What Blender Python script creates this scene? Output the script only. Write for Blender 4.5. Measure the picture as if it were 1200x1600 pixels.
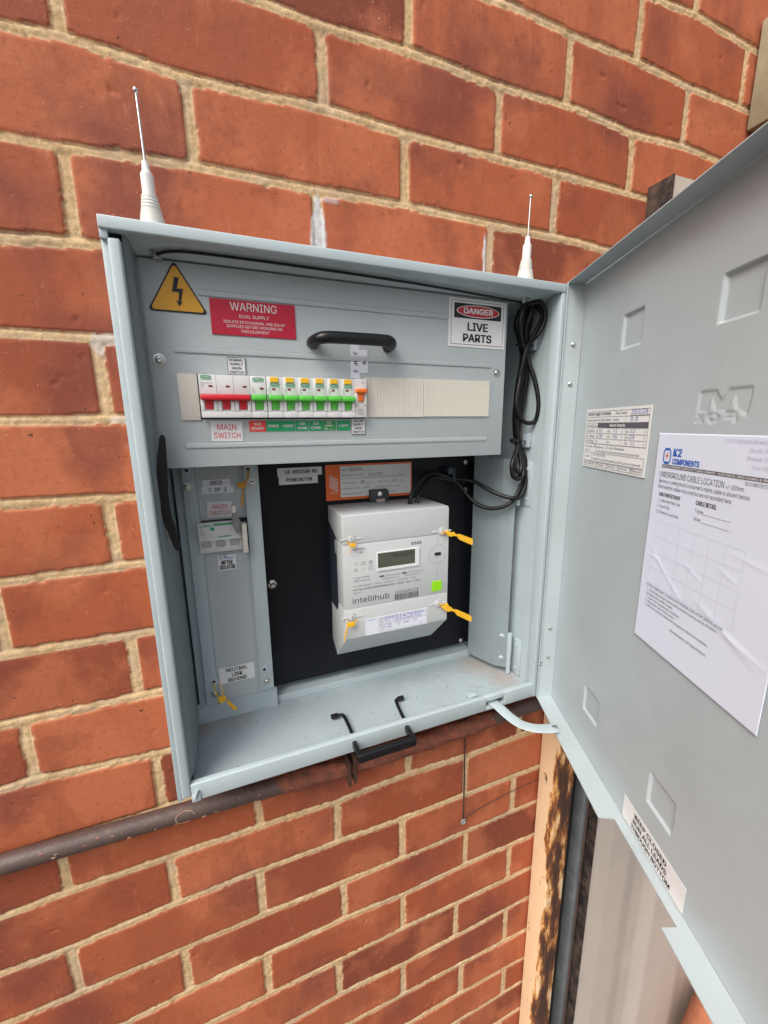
import bpy, bmesh, math, random
import numpy as np
from mathutils import Matrix, Vector

for o in list(bpy.data.objects):
    bpy.data.objects.remove(o)
S = bpy.context.scene
COL = S.collection
random.seed(7)
rng = np.random.default_rng(11)

# ------------------------------------------------------------------ camera
cd = bpy.data.cameras.new("camera"); cam = bpy.data.objects.new("camera", cd); COL.objects.link(cam)
right = Vector((0.92946, -0.36879, -0.00981)); down = Vector((-0.08522, -0.18876, -0.97832)); fwd = Vector((0.35895, 0.91014, -0.20688))
M = Matrix((right, -down, -fwd)).transposed().to_4x4()
M.translation = (0, -0.54386, -0.35438)
cam.matrix_world = M
cd.sensor_fit = 'VERTICAL'; cd.sensor_height = 24.0; cd.lens = 636.94 / 1600 * 24.0
cd.clip_start = 0.01; cd.clip_end = 500
S.camera = cam

# ------------------------------------------------------------------ light
SUN_EL, SUN_AZ = math.radians(50), math.radians(238)   # azimuth measured from +Y clockwise: behind the viewer, to the left
W = bpy.data.worlds.new("World"); S.world = W; W.use_nodes = True
nt = W.node_tree; nt.nodes.clear()
sky = nt.nodes.new('ShaderNodeTexSky'); sky.sky_type = 'NISHITA'; sky.sun_disc = False
sky.sun_elevation = SUN_EL; sky.sun_rotation = SUN_AZ; sky.dust_density = 6.0; sky.air_density = 0.9; sky.ozone_density = 0.6
hs = nt.nodes.new('ShaderNodeHueSaturation'); hs.inputs['Saturation'].default_value = 0.6
bg = nt.nodes.new('ShaderNodeBackground'); bg.inputs['Strength'].default_value = 0.13
ow = nt.nodes.new('ShaderNodeOutputWorld')
nt.links.new(sky.outputs[0], hs.inputs['Color']); nt.links.new(hs.outputs[0], bg.inputs[0]); nt.links.new(bg.outputs[0], ow.inputs[0])
sl = bpy.data.lights.new("sun", 'SUN'); sl.energy = 1.5; sl.angle = math.radians(40); sl.color = (1.0, 0.96, 0.9)
sun = bpy.data.objects.new("sun", sl); COL.objects.link(sun)
sd = Vector((math.sin(SUN_AZ) * math.cos(SUN_EL), math.cos(SUN_AZ) * math.cos(SUN_EL), math.sin(SUN_EL)))
sun.rotation_euler = sd.to_track_quat('Z', 'Y').to_euler(); sun.location = sd * 10
S.view_settings.view_transform = 'Standard'; S.view_settings.look = 'None'
S.view_settings.exposure = 0.46; S.view_settings.gamma = 1.0; S.view_settings.use_curve_mapping = False
S.render.engine = 'CYCLES'

# ------------------------------------------------------------------ materials
def mat(name, col, rough=0.5, metal=0.0, var=0.0, vscale=30.0, bump=0.0, bscale=400.0, col2=None, spec=0.5, detail=6, lo=0.35, hi=0.7, trans=0.0):
    m = bpy.data.materials.new(name); m.use_nodes = True
    t = m.node_tree; b = t.nodes['Principled BSDF']
    b.inputs['Base Color'].default_value = (*col, 1); b.inputs['Roughness'].default_value = rough
    b.inputs['Metallic'].default_value = metal; b.inputs['Specular IOR Level'].default_value = spec
    b.inputs['Transmission Weight'].default_value = trans
    tc = t.nodes.new('ShaderNodeTexCoord')
    if var or col2:
        n = t.nodes.new('ShaderNodeTexNoise'); n.inputs['Scale'].default_value = vscale; n.inputs['Detail'].default_value = detail; n.inputs['Roughness'].default_value = 0.65
        t.links.new(tc.outputs['Object'], n.inputs['Vector'])
        r = t.nodes.new('ShaderNodeValToRGB')
        c2 = col2 if col2 else tuple(c * (1 - var) for c in col)
        r.color_ramp.elements[0].position = lo; r.color_ramp.elements[1].position = hi
        r.color_ramp.elements[0].color = (*c2, 1); r.color_ramp.elements[1].color = (*col, 1)
        t.links.new(n.outputs['Fac'], r.inputs[0]); t.links.new(r.outputs[0], b.inputs['Base Color'])
        mr = t.nodes.new('ShaderNodeMapRange'); mr.inputs['To Min'].default_value = min(1, rough + 0.12); mr.inputs['To Max'].default_value = max(0.05, rough - 0.08)
        t.links.new(n.outputs['Fac'], mr.inputs['Value']); t.links.new(mr.outputs[0], b.inputs['Roughness'])
    if bump:
        n2 = t.nodes.new('ShaderNodeTexNoise'); n2.inputs['Scale'].default_value = bscale; n2.inputs['Detail'].default_value = 3
        t.links.new(tc.outputs['Object'], n2.inputs['Vector'])
        bp = t.nodes.new('ShaderNodeBump'); bp.inputs['Strength'].default_value = bump; bp.inputs['Distance'].default_value = 0.001
        t.links.new(n2.outputs['Fac'], bp.inputs['Height']); t.links.new(bp.outputs[0], b.inputs['Normal'])
    return m

PAINT = mat('cabinet_paint', (0.455, 0.54, 0.57), 0.42, var=0.07, vscale=9, bump=0.12, bscale=900)
PAINT_D = mat('door_paint', (0.46, 0.53, 0.555), 0.33, var=0.12, vscale=5, detail=10, bump=0.10, bscale=900)
PAINT_P = mat('panel_paint', (0.46, 0.51, 0.53), 0.45, var=0.06, vscale=14, bump=0.35, bscale=700)
FLOORP = mat('floor_paint', (0.40, 0.475, 0.51), 0.5, var=0.12, vscale=22, bump=0.15, bscale=600)
BLACKB = mat('black_board', (0.008, 0.009, 0.013), 0.38, bump=0.12, bscale=800, spec=0.22)
BLACKP = mat('black_plastic', (0.009, 0.009, 0.011), 0.30, bump=0.1, bscale=900, spec=0.35)
RUBBER = mat('cable_rubber', (0.007, 0.007, 0.009), 0.36, bump=0.1, bscale=500, spec=0.35)
DARK = mat('dark_gap', (0.01, 0.01, 0.011), 0.8)
WHITEP = mat('white_plastic', (0.70, 0.70, 0.68), 0.4, var=0.04, vscale=60)
METERP = mat('meter_plastic', (0.56, 0.59, 0.60), 0.38, var=0.03, vscale=25, bump=0.08, bscale=1200)
NAVYP = mat('navy_plastic', (0.025, 0.032, 0.05), 0.45, bump=0.1)
CREAMP = mat('cream_plastic', (0.66, 0.63, 0.56), 0.5, var=0.03, vscale=60)
BRKP = mat('breaker_plastic', (0.74, 0.75, 0.75), 0.42, var=0.03, vscale=90)
GREYP = mat('grey_plastic', (0.30, 0.31, 0.32), 0.45)
DGREYP = mat('dark_grey_plastic', (0.05, 0.055, 0.065), 0.5)
ANTW = mat('antenna_white', (0.78, 0.78, 0.76), 0.35)
ANTG = mat('antenna_grey', (0.62, 0.62, 0.57), 0.5)
REDP = mat('red_plastic', (0.62, 0.015, 0.03), 0.35)
GREENP = mat('green_plastic', (0.10, 0.55, 0.06), 0.35)
YELP = mat('yellow_button', (0.85, 0.50, 0.02), 0.4)
ORANGEP = mat('orange_plastic', (0.85, 0.17, 0.02), 0.4)
SEALY = mat('seal_yellow', (0.90, 0.50, 0.025), 0.42, spec=0.4)
SEALD = mat('seal_amber', (0.55, 0.28, 0.02), 0.4)
STEEL = mat('zinc_steel', (0.62, 0.62, 0.60), 0.28, metal=1.0, var=0.15, vscale=200)
CHROME = mat('chrome', (0.75, 0.74, 0.72), 0.15, metal=1.0)
PAPER = mat('paper', (0.68, 0.74, 0.87), 0.75, var=0.02, vscale=20)
CARD = mat('label_white', (0.72, 0.73, 0.75), 0.5, var=0.03, vscale=40)
CARDC = mat('label_cream', (0.78, 0.79, 0.79), 0.5, var=0.03, vscale=40)
CARDP = mat('label_tape', (0.74, 0.77, 0.86), 0.45, var=0.03, vscale=40)
INK = mat('ink_black', (0.015, 0.015, 0.018), 0.6)
INKG = mat('ink_grey', (0.10, 0.10, 0.12), 0.7)
INKL = mat('ink_light_grey', (0.46, 0.48, 0.58), 0.7)
INKB = mat('ink_blue', (0.08, 0.07, 0.45), 0.6)
INKR = mat('ink_red', (0.62, 0.03, 0.03), 0.6)
INKW = mat('ink_white', (0.78, 0.76, 0.76), 0.6)
INKGR = mat('ink_green', (0.02, 0.36, 0.13), 0.6)
SIGNR = mat('sign_red', (0.50, 0.008, 0.035), 0.4)
SIGNRED2 = mat('sign_bright_red', (0.78, 0.06, 0.04), 0.4)
SIGNG = mat('sign_green', (0.01, 0.33, 0.12), 0.45)
SIGNG2 = mat('sign_mid_green', (0.04, 0.30, 0.08), 0.45)
SIGNY = mat('sign_yellow', (0.72, 0.36, 0.02), 0.45)
SIGNO = mat('sign_orange', (0.85, 0.15, 0.02), 0.45)
LOGOB = mat('logo_blue', (0.02, 0.11, 0.50), 0.5)
LCD = mat('lcd_glass', (0.085, 0.09, 0.065), 0.2)
LCDI = mat('lcd_ink', (0.03, 0.032, 0.022), 0.3)
LIME = mat('lime_square', (0.28, 0.70, 0.005), 0.45)

def scuff(m, amt=0.22, dirt=(0.20, 0.19, 0.17), sc=(3, 3, 22)):
    t = m.node_tree; N = t.nodes; L = t.links; bs = N['Principled BSDF']; tc = N.new('ShaderNodeTexCoord')
    src = bs.inputs['Base Color'].links[0].from_socket if bs.inputs['Base Color'].links else None
    mp = N.new('ShaderNodeMapping'); mp.inputs['Scale'].default_value = sc; mp.inputs['Rotation'].default_value = (0.3, 0.5, 0.2); L.new(tc.outputs['Object'], mp.inputs['Vector'])
    for vec, scale, lo, hi, am, col in ((mp.outputs[0], 7, 0.60, 0.72, amt, (0.66, 0.70, 0.71)), (tc.outputs['Object'], 6, 0.50, 0.75, amt * 0.9, dirt), (tc.outputs['Object'], 240, 0.725, 0.75, amt * 1.5, dirt)):
        n = N.new('ShaderNodeTexNoise'); n.inputs['Scale'].default_value = scale; n.inputs['Detail'].default_value = 10; n.inputs['Roughness'].default_value = 0.72 if scale < 100 else 0.4; L.new(vec, n.inputs['Vector'])
        mr = N.new('ShaderNodeMapRange'); mr.inputs['From Min'].default_value = lo; mr.inputs['From Max'].default_value = hi; mr.inputs['To Max'].default_value = am; L.new(n.outputs['Fac'], mr.inputs['Value'])
        mx = N.new('ShaderNodeMix'); mx.data_type = 'RGBA'; L.new(mr.outputs[0], mx.inputs['Factor']); L.new(src, mx.inputs[6]); mx.inputs[7].default_value = (*col, 1); src = mx.outputs[2]
    L.new(src, bs.inputs['Base Color'])
scuff(PAINT); scuff(PAINT_D, 0.16); scuff(PAINT_P, 0.14); scuff(FLOORP, 0.22, (0.16, 0.13, 0.11))

# ------------------------------------------------------------------ mesh helpers
def BM(): return bmesh.new()
def box(bm, x0, x1, y0, y1, z0, z1, bev=0.0, seg=2):
    r = bmesh.ops.create_cube(bm, size=1.0)
    vs = r['verts']
    bmesh.ops.scale(bm, vec=(abs(x1 - x0), abs(y1 - y0), abs(z1 - z0)), verts=vs)
    bmesh.ops.translate(bm, vec=((x0 + x1) / 2, (y0 + y1) / 2, (z0 + z1) / 2), verts=vs)
    if bev:
        es = {e for v in vs for e in v.link_edges}
        bmesh.ops.bevel(bm, geom=list(es), offset=bev, segments=seg, affect='EDGES', profile=0.5)
    return bm
def prism(bm, pts, axis='y', a0=0, a1=1, bev=0.0):
    """extrude a 2D outline. axis y: pts are (x,z); axis z: (x,y); axis x: (y,z)"""
    def V(p, a):
        return {'y': (p[0], a, p[1]), 'z': (p[0], p[1], a), 'x': (a, p[0], p[1])}[axis]
    A = [bm.verts.new(V(p, a0)) for p in pts]; B = [bm.verts.new(V(p, a1)) for p in pts]
    n = len(pts); fs = [bm.faces.new(A), bm.faces.new(B[::-1])]
    for i in range(n): fs.append(bm.faces.new((A[i], B[i], B[(i + 1) % n], A[(i + 1) % n])))
    bmesh.ops.recalc_face_normals(bm, faces=fs)
    if bev:
        es = {e for f in fs for e in f.edges}
        bmesh.ops.bevel(bm, geom=list(es), offset=bev, segments=2, affect='EDGES')
    return bm
def cyl(bm, p0, p1, r0, r1=None, n=20):
    r1 = r0 if r1 is None else r1
    p0, p1 = Vector(p0), Vector(p1); d = p1 - p0
    mt = Matrix.Translation((p0 + p1) / 2) @ d.to_track_quat('Z', 'Y').to_matrix().to_4x4()
    bmesh.ops.create_cone(bm, cap_ends=True, segments=n, radius1=r0, radius2=r1, depth=d.length, matrix=mt)
    return bm
def lathe(bm, prof, p0, axis, n=28):
    """prof: [(r, h)] along axis from p0"""
    p0 = Vector(p0); ax = Vector(axis).normalized(); q = ax.to_track_quat('Z', 'Y')
    rings = []
    for r, h in prof:
        rings.append([bm.verts.new(p0 + q @ Vector((r * math.cos(2 * math.pi * i / n), r * math.sin(2 * math.pi * i / n), h))) for i in range(n)])
    fs = []
    for a, b in zip(rings, rings[1:]):
        for i in range(n): fs.append(bm.faces.new((a[i], a[(i + 1) % n], b[(i + 1) % n], b[i])))
    fs.append(bm.faces.new(rings[0][::-1])); fs.append(bm.faces.new(rings[-1]))
    for f in fs: f.smooth = True
    return bm
def smooth_path(P, k=6):
    P = [Vector(p) for p in P]; out = []
    for i in range(len(P) - 1):
        a = P[max(i - 1, 0)]; b = P[i]; c = P[i + 1]; d = P[min(i + 2, len(P) - 1)]
        for j in range(k):
            t = j / k
            out.append(0.5 * ((2 * b) + (c - a) * t + (2 * a - 5 * b + 4 * c - d) * t * t + (3 * b - a - 3 * c + d) * t ** 3))
    out.append(P[-1]); return out
def tube(bm, P, r, n=10, smooth=6, flat=None):
    """round tube along a path; flat=(w,h,up) makes a ribbon with rounded edges"""
    Q = smooth_path(P, smooth) if smooth else [Vector(p) for p in P]
    rings = []; up = None
    for i, p in enumerate(Q):
        t = (Q[min(i + 1, len(Q) - 1)] - Q[max(i - 1, 0)]).normalized()
        if up is None:
            up = Vector(flat[2]) if flat else t.orthogonal()
        s = t.cross(up).normalized(); up2 = s.cross(t).normalized()
        if not flat: up = up2
        ra, rb = (flat[0] / 2, flat[1] / 2) if flat else (r, r)
        rings.append([bm.verts.new(p + s * ra * math.cos(2 * math.pi * j / n) + up2 * rb * math.sin(2 * math.pi * j / n)) for j in range(n)])
    fs = []
    for a, b in zip(rings, rings[1:]):
        for j in range(n): fs.append(bm.faces.new((a[j], a[(j + 1) % n], b[(j + 1) % n], b[j])))
    fs.append(bm.faces.new(rings[0])); fs.append(bm.faces.new(rings[-1][::-1]))
    for f in fs: f.smooth = True
    bmesh.ops.recalc_face_normals(bm, faces=fs)
    return bm
_tc = {}; _cap = {}; FONTS = {}
for _k, _f in (('sans', 'Inter.woff2'), ('mono', 'DejaVuSansMono.woff2')):      # typefaces that come with Blender itself; the built-in one otherwise
    try:
        import os
        FONTS[_k] = bpy.data.fonts.load(os.path.join(bpy.utils.system_resource('DATAFILES'), 'fonts', _f))
    except Exception: FONTS[_k] = None
MONO = {'18 ADDISON RD', 'PENNINGTON', 'GRID', '1 OF 2', '2 OF 2', 'PV'}
def _text_geo(body, bold, sp, font=None):
    font = font or ('mono' if body in MONO else 'sans')
    if body != 'H' and font not in _cap: _cap[font] = max(v[1] for v in _text_geo('H', 0.0, 1.0, font)[0])
    k = (body, bold, sp, font)
    if k not in _tc:
        cu = bpy.data.curves.new('t', 'FONT'); cu.body = body
        if FONTS[font]: cu.font = FONTS[font]
        cu.size = 1; cu.offset = 0.0 if FONTS[font] else bold; cu.space_character = sp; cu.resolution_u = 3
        o = bpy.data.objects.new('t', cu); COL.objects.link(o)
        bpy.context.view_layer.update()
        me = o.evaluated_get(bpy.context.evaluated_depsgraph_get()).to_mesh()
        vs = [(v.co.x, v.co.y) for v in me.vertices]; fs = [tuple(f.vertices) for f in me.polygons]
        o.evaluated_get(bpy.context.evaluated_depsgraph_get()).to_mesh_clear()
        bpy.data.objects.remove(o); bpy.data.curves.remove(cu)
        _tc[k] = (vs, fs)
    return _tc[k]
def T(bm, body, x, z, h, y, al='c', w=None, bold=0.008, rot=0.0, sp=1.0, shear=0.0, mirror=False):
    """a line of lettering facing -Y; baseline z, capital height h"""
    vs, fs = _text_geo(body, bold, sp)
    if not vs: return bm
    xs = [v[0] for v in vs]; x0, x1 = min(xs), max(xs); s = h / _cap.get('mono' if body in MONO else 'sans', 0.70)
    sx = (w / (x1 - x0)) if w else s
    off = {'c': -(x0 + x1) / 2, 'l': -x0, 'r': -x1}[al]
    c, sn = math.cos(rot), math.sin(rot)
    # heavier strokes: the outline laid down several times, a hair apart, each pass 0.02 mm proud of the last
    pas = [(0, 0)] if bold < 0.009 else [(-1, -0.6), (1, 0.6), (-1, 0.6), (1, -0.6)]
    for k, (ex, ez) in enumerate(pas):
        V = []
        for a, b in vs:
            px = (a + off) * sx + shear * b * s + ex * bold * s; pz = b * s + ez * bold * s
            V.append(bm.verts.new((x + px * c - pz * sn, y - k * 0.00002, z + px * sn + pz * c)))
        for f in fs:
            if len(set(f)) > 2:
                try: bm.faces.new([V[i] for i in f])
                except ValueError: pass
    return bm
def rect(bm, x0, x1, z0, z1, y):
    v = [bm.verts.new(p) for p in ((x0, y, z0), (x1, y, z0), (x1, y, z1), (x0, y, z1))]
    bm.faces.new(v); return bm
def line(bm, x0, z0, x1, z1, y, w=0.0004):
    d = Vector((x1 - x0, z1 - z0)); n = Vector((-d.y, d.x)).normalized() * w / 2
    bm.faces.new([bm.verts.new((a, y, b)) for a, b in ((x0 - n.x, z0 - n.y), (x1 - n.x, z1 - n.y), (x1 + n.x, z1 + n.y), (x0 + n.x, z0 + n.y))])
    return bm
def frame(bm, x0, x1, z0, z1, y, w=0.0005):
    line(bm, x0, z0, x1, z0, y, w); line(bm, x0, z1, x1, z1, y, w); line(bm, x0, z0, x0, z1, y, w); line(bm, x1, z0, x1, z1, y, w); return bm

# ------------------------------------------------------------------ scene graph helpers
PHI = math.radians(112.54); HX, HY = 0.460, -0.070
ROT = {'W': 0.0, 'D': -PHI}
def world(base, fr):
    if fr == 'W': return Vector(base)
    s, t, z = base
    return Vector((HX + s * math.cos(PHI) + t * math.sin(PHI), HY - s * math.sin(PHI) + t * math.cos(PHI), z))
BASE = {}
def tagit(o, label, cat, group=None, kind=None):
    if label: o['label'] = label
    if cat: o['category'] = cat
    if group: o['group'] = group
    if kind: o['kind'] = kind
def thing(name, label, cat, base, fr='W', group=None, kind=None):
    o = bpy.data.objects.new(name, None); COL.objects.link(o); o.empty_display_size = 0.02
    o.location = world(base, fr); o.rotation_euler = (0, 0, ROT[fr]); BASE[o.name] = Vector(base)
    tagit(o, label, cat, group, kind); return o
def finish(bm, name, m, base, smooth):
    me = bpy.data.meshes.new(name)
    bmesh.ops.translate(bm, vec=-Vector(base), verts=bm.verts[:])
    bm.to_mesh(me); bm.free()
    if m: me.materials.append(m)
    if smooth:
        me.polygons.foreach_set('use_smooth', [True] * len(me.polygons))
        try: me.set_sharp_from_angle(angle=math.radians(smooth))
        except Exception: pass
    return me
def part(parent, name, bm, m, label=None, smooth=0):
    """a mesh of its own under its thing (or under another part)"""
    base = BASE[parent.name]
    o = bpy.data.objects.new(name, finish(bm, name, m, base, smooth)); COL.objects.link(o)
    o.parent = parent; BASE[o.name] = base
    if label: o['label'] = label
    return o
def solo(name, bm, m, label, cat, base, fr='W', group=None, kind=None, smooth=0):
    o = bpy.data.objects.new(name, finish(bm, name, m, base, smooth)); COL.objects.link(o)
    o.location = world(base, fr); o.rotation_euler = (0, 0, ROT[fr]); BASE[o.name] = Vector(base)
    tagit(o, label, cat, group, kind); return o
def copy_tree(o, delta, label=None):
    c = o.copy(); COL.objects.link(c); c.location = o.location + Vector(delta)
    if label: c['label'] = label
    for ch in list(o.children):
        d = ch.copy(); COL.objects.link(d); d.parent = c
        for g in list(ch.children):
            e = g.copy(); COL.objects.link(e); e.parent = d
    return c

# ------------------------------------------------------------------ noise in numpy
def vnoise(X, Z, scale, seed):
    r = np.random.default_rng(seed); L = r.random((257, 257))
    x = X * scale + 1000.0; z = Z * scale + 1000.0
    xi = np.floor(x).astype(int); zi = np.floor(z).astype(int); fx = x - xi; fz = z - zi
    fx = fx * fx * (3 - 2 * fx); fz = fz * fz * (3 - 2 * fz); xi %= 256; zi %= 256
    return (L[xi, zi] * (1 - fx) + L[xi + 1, zi] * fx) * (1 - fz) + (L[xi, zi + 1] * (1 - fx) + L[xi + 1, zi + 1] * fx) * fz - 0.5
def fbm(X, Z, scale, seed, o=4):
    return sum(vnoise(X, Z, scale * 2 ** i, seed + i) / 2 ** i for i in range(o))
def sstep(a, b, x):
    t = np.clip((x - a) / (b - a), 0, 1); return t * t * (3 - 2 * t)
def grid_mesh(name, xs, zs, H, keep, attrs, sign=-1.0):
    """relief surface: y = sign*H, over a grid of xs, zs; keep masks the cells"""
    nx, nz = len(xs), len(zs)
    X, Z = np.meshgrid(xs, zs, indexing='ij')
    co = np.stack([X, sign * H, Z], -1).reshape(-1, 3)
    idx = np.arange(nx * nz).reshape(nx, nz)
    q = np.stack([idx[:-1, :-1], idx[1:, :-1], idx[1:, 1:], idx[:-1, 1:]], -1)[keep].reshape(-1, 4)
    me = bpy.data.meshes.new(name)
    me.vertices.add(len(co)); me.vertices.foreach_set('co', co.astype(np.float32).ravel())
    me.loops.add(q.size); me.loops.foreach_set('vertex_index', q.astype(np.int32).ravel())
    me.polygons.add(len(q)); me.polygons.foreach_set('loop_start', (np.arange(len(q)) * 4).astype(np.int32))
    me.polygons.foreach_set('use_smooth', np.ones(len(q), bool))
    me.update(calc_edges=True)
    for k, v in attrs.items():
        a = me.attributes.new(k, 'FLOAT', 'POINT'); a.data.foreach_set('value', v.astype(np.float32).ravel())
    return me

# ================================================================== BRICK WALL
CX0, CX1, CZT, CZB = -0.0852, 0.4585, -0.1674, -0.8015      # cabinet outline on the wall
BED = {-3: [(0.637, 1), (0.745, 9), (0.886, 4)], -2: [(0.35, 1), (0.4, 5), (0.5, 2), (0.63, 5), (0.75, 1), (0.9, 4)],
 -1: [(0.074, 2), (0.14, -1), (0.263, 4), (0.381, 0), (0.521, 6), (0.636, -1), (0.756, 6), (0.846, 3)],
 0: [(-0.155, 2), (-0.108, 7), (0, 0), (0.07, 2), (0.14, 7), (0.248, 3), (0.386, 4), (0.531, 5.5), (0.64, 4)],
 1: [(-0.169, 0), (-0.119, 0), (0, 7), (0.12, 7), (0.248, 10), (0.376, 8.6), (0.54, 8), (0.6, 4)],
 2: [(-0.18, -1), (-0.119, 3.5)], 3: [(-0.15, -2)], 4: [(-0.2, -2), (-0.11, 0)], 5: [(-0.15, -2.5)], 6: [(-0.24, -2), (-0.12, 1.5)],
 7: [(-0.2, -1.5)], 8: [(-0.2, -1)], 9: [(-0.28, 1), (-0.248, 4), (-0.111, -4)], 10: [(-0.2, -5)],
 11: [(-0.31, -6), (-0.235, -2), (-0.1, -2), (0, -4), (0.125, -8), (0.249, -3), (0.374, -8), (0.5, -3)],
 12: [(-0.324, -5), (-0.244, -7), (-0.114, 0), (0, 1), (0.122, -2), (0.244, -6), (0.54, -8)],
 13: [(-0.243, -2), (0, -2), (0.133, -5), (0.244, -8), (0.54, -8)], 14: [(-0.2, -8), (-0.115, -2), (0.13, 0), (0.249, -7), (0.378, -4), (0.54, -8)],
 15: [(-0.1, -1), (0.118, -4), (0.244, -3), (0.362, -7), (0.54, -9)], 16: [(0.02, -5), (0.12, 0), (0.244, -8), (0.372, -9), (0.54, -6)],
 17: [(0.122, 0), (0.244, -3), (0.382, -8), (0.54, -14)], 18: [(0.378, -7), (0.542, -13)]}
PERP = {-3: [0.629, 0.880], -2: [0.253, 0.502, 0.749], -1: [-0.107, 0.144, 0.387, 0.638], 0: [-0.001, 0.248, 0.492], 1: [-0.119, 0.133, 0.381],
 5: [-0.125], 7: [-0.124], 9: [-0.116], 10: [-0.234, 0.006, 0.255], 11: [-0.116, 0.127, 0.373], 12: [-0.245, 0, 0.244, 0.487], 13: [-0.116, 0.133, 0.379],
 14: [-0.001, 0.245, 0.488], 15: [0.118, 0.363], 16: [0.246, 0.490], 17: [0.381], 18: [0.495]}
def axis_steps(*spans):
    return np.concatenate([np.arange(a, b - st * 0.3, st) for a, b, st in spans])
xs = axis_steps((-2.5, -0.9, 0.014), (-0.9, -0.40, 0.004), (-0.40, 0.98, 0.0021), (0.98, 1.5, 0.004), (1.5, 3.0, 0.014))
zs = axis_steps((-2.26, -1.95, 0.005), (-1.95, 0.40, 0.0021), (0.40, 0.8, 0.004), (0.8, 1.6, 0.014))
X, Z = np.meshgrid(xs, zs, indexing='ij')
wob = fbm(X, Z, 40, 3, 4); wob2 = fbm(X, Z, 160, 9, 3)
def bedz(k, x):
    base = -k * 0.086
    if k in BED:
        p = BED[k]; xx = [a for a, _ in p]; vv = [b for _, b in p]
        # measured waviness, softened, fading to the mean further out
        return base + np.interp(x, xx, vv) * 0.001
    return base + (-0.003 if k > 10 else 0.0) + 0.0018 * vnoise(x, x * 0 + k, 7, 40)
KS = list(range(-20, 28))
bz = {k: bedz(k, X) for k in KS}
db = np.full(X.shape, 9.0); ub = np.zeros(X.shape); row = np.zeros(X.shape, int)
for k in KS:
    d = Z - bz[k]; a = np.abs(d); m_ = a < db; db = np.where(m_, a, db); ub = np.where(m_, d, ub)
    row = np.where(Z < bz[k], k, row)
dp = np.full(X.shape, 9.0); up_ = np.zeros(X.shape); brick = np.zeros(X.shape)
for k in KS:
    off = 0.0 if k % 2 == 0 else -0.1165
    ps = []
    for n in range(-12, 15):
        x = off + 0.2475 * n
        near = [q for q in PERP.get(k, []) if abs(q - x) < 0.03]
        ps.append(near[0] if near else x + random.uniform(-0.005, 0.005))
    ps = np.array(ps); mrow = row == k; xx = X[mrow] + 0.0012 * vnoise(X[mrow], Z[mrow], 30, 77)
    dd = np.abs(xx[:, None] - ps[None, :]); j = dd.argmin(1)
    dp[mrow] = dd[np.arange(len(xx)), j]; up_[mrow] = xx - ps[j]
    brick[mrow] = (xx[:, None] > ps[None, :]).sum(1) + 100 * (k + 24)
hb = 0.0054 + 0.0016 * vnoise(X, Z, 12, 5); hp = 0.0058 + 0.0018 * vnoise(X, Z, 10, 6)
e1 = db - hb; e2 = dp - hp
rad = 0.0045
din = np.where((e1 < rad) & (e2 < rad), rad - np.sqrt(np.clip(rad - e1, 0, None) ** 2 + np.clip(rad - e2, 0, None) ** 2), np.minimum(e1, e2))
din = din + 0.0013 * wob + 0.0014 * wob2 - 0.004 * np.clip(fbm(X, Z, 55, 131, 2) - 0.42, 0, 1) * (din < 0.006)
ub_id = (np.sin(brick * 12.9898) * 43758.5453) % 1.0
ub_id2 = (np.sin(brick * 78.233 + 1.3) * 24634.6345) % 1.0
mort = sstep(0.0003, -0.0003, din)
tilt = (ub_id - 0.5) * 0.0016
hbrick = tilt + 0.0006 * fbm(X, Z, 14, 21, 3) + 0.0002 * fbm(X, Z, 180, 31, 2) - 0.0006 * (1 - sstep(0, 0.0016, din)) 
pits = np.clip(fbm(X, Z, 70, 91, 2) - 0.52, 0, 1); hbrick = hbrick - pits * 0.008
u = np.clip(ub / 0.0065, -1.2, 1.2)
bedprof = -0.0022 - 0.0020 * sstep(0.4, 1.0, u) + 0.0014 * np.cos(u * 1.5)
perpprof = -0.0028 + 0.0010 * np.cos(np.clip(up_ / 0.007, -1.2, 1.2) * 1.5)
onbed = sstep(0.001, -0.001, e1)
hm = bedprof * onbed + perpprof * (1 - onbed) + 0.0008 * fbm(X, Z, 90, 51, 4) + 0.0009 * fbm(X, Z, 350, 57, 2)
H = hbrick * (1 - mort) + hm * mort
patch = np.zeros(X.shape)
def blob(cx, cz, rx, rz): return np.exp(-(((X - cx) / rx) ** 2 + ((Z - cz) / rz) ** 2) ** 1.5)
pn = fbm(X, Z, 60, 66, 3)
patch = sstep(0.35, 0.55, blob(0.133, -0.128, 0.0105, 0.044) + 0.40 * pn) + sstep(0.4, 0.6, blob(0.3715, -0.130, 0.0030, 0.036) + 0.4 * pn) \
      + 0.55 * mort * sstep(0.4, 0.6, blob(-0.104, -0.264, 0.020, 0.016) + 0.5 * pn) + 0.4 * mort * sstep(0.45, 0.6, blob(-0.095, -0.345, 0.018, 0.008) + 0.5 * pn) \
      + 0.5 * sstep(0.5, 0.7, blob(0.150, -0.088, 0.014, 0.004) + 0.5 * pn)
patch = np.clip(patch, 0, 1) * sstep(0.02, 0.12, np.maximum.reduce([blob(0.134, -0.125, 0.020, 0.060), blob(0.371, -0.125, 0.010, 0.050), blob(-0.100, -0.262, 0.028, 0.018), blob(-0.095, -0.345, 0.026, 0.010), blob(0.178, -0.097, 0.020, 0.008)])); H = H + patch * 0.0008
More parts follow.
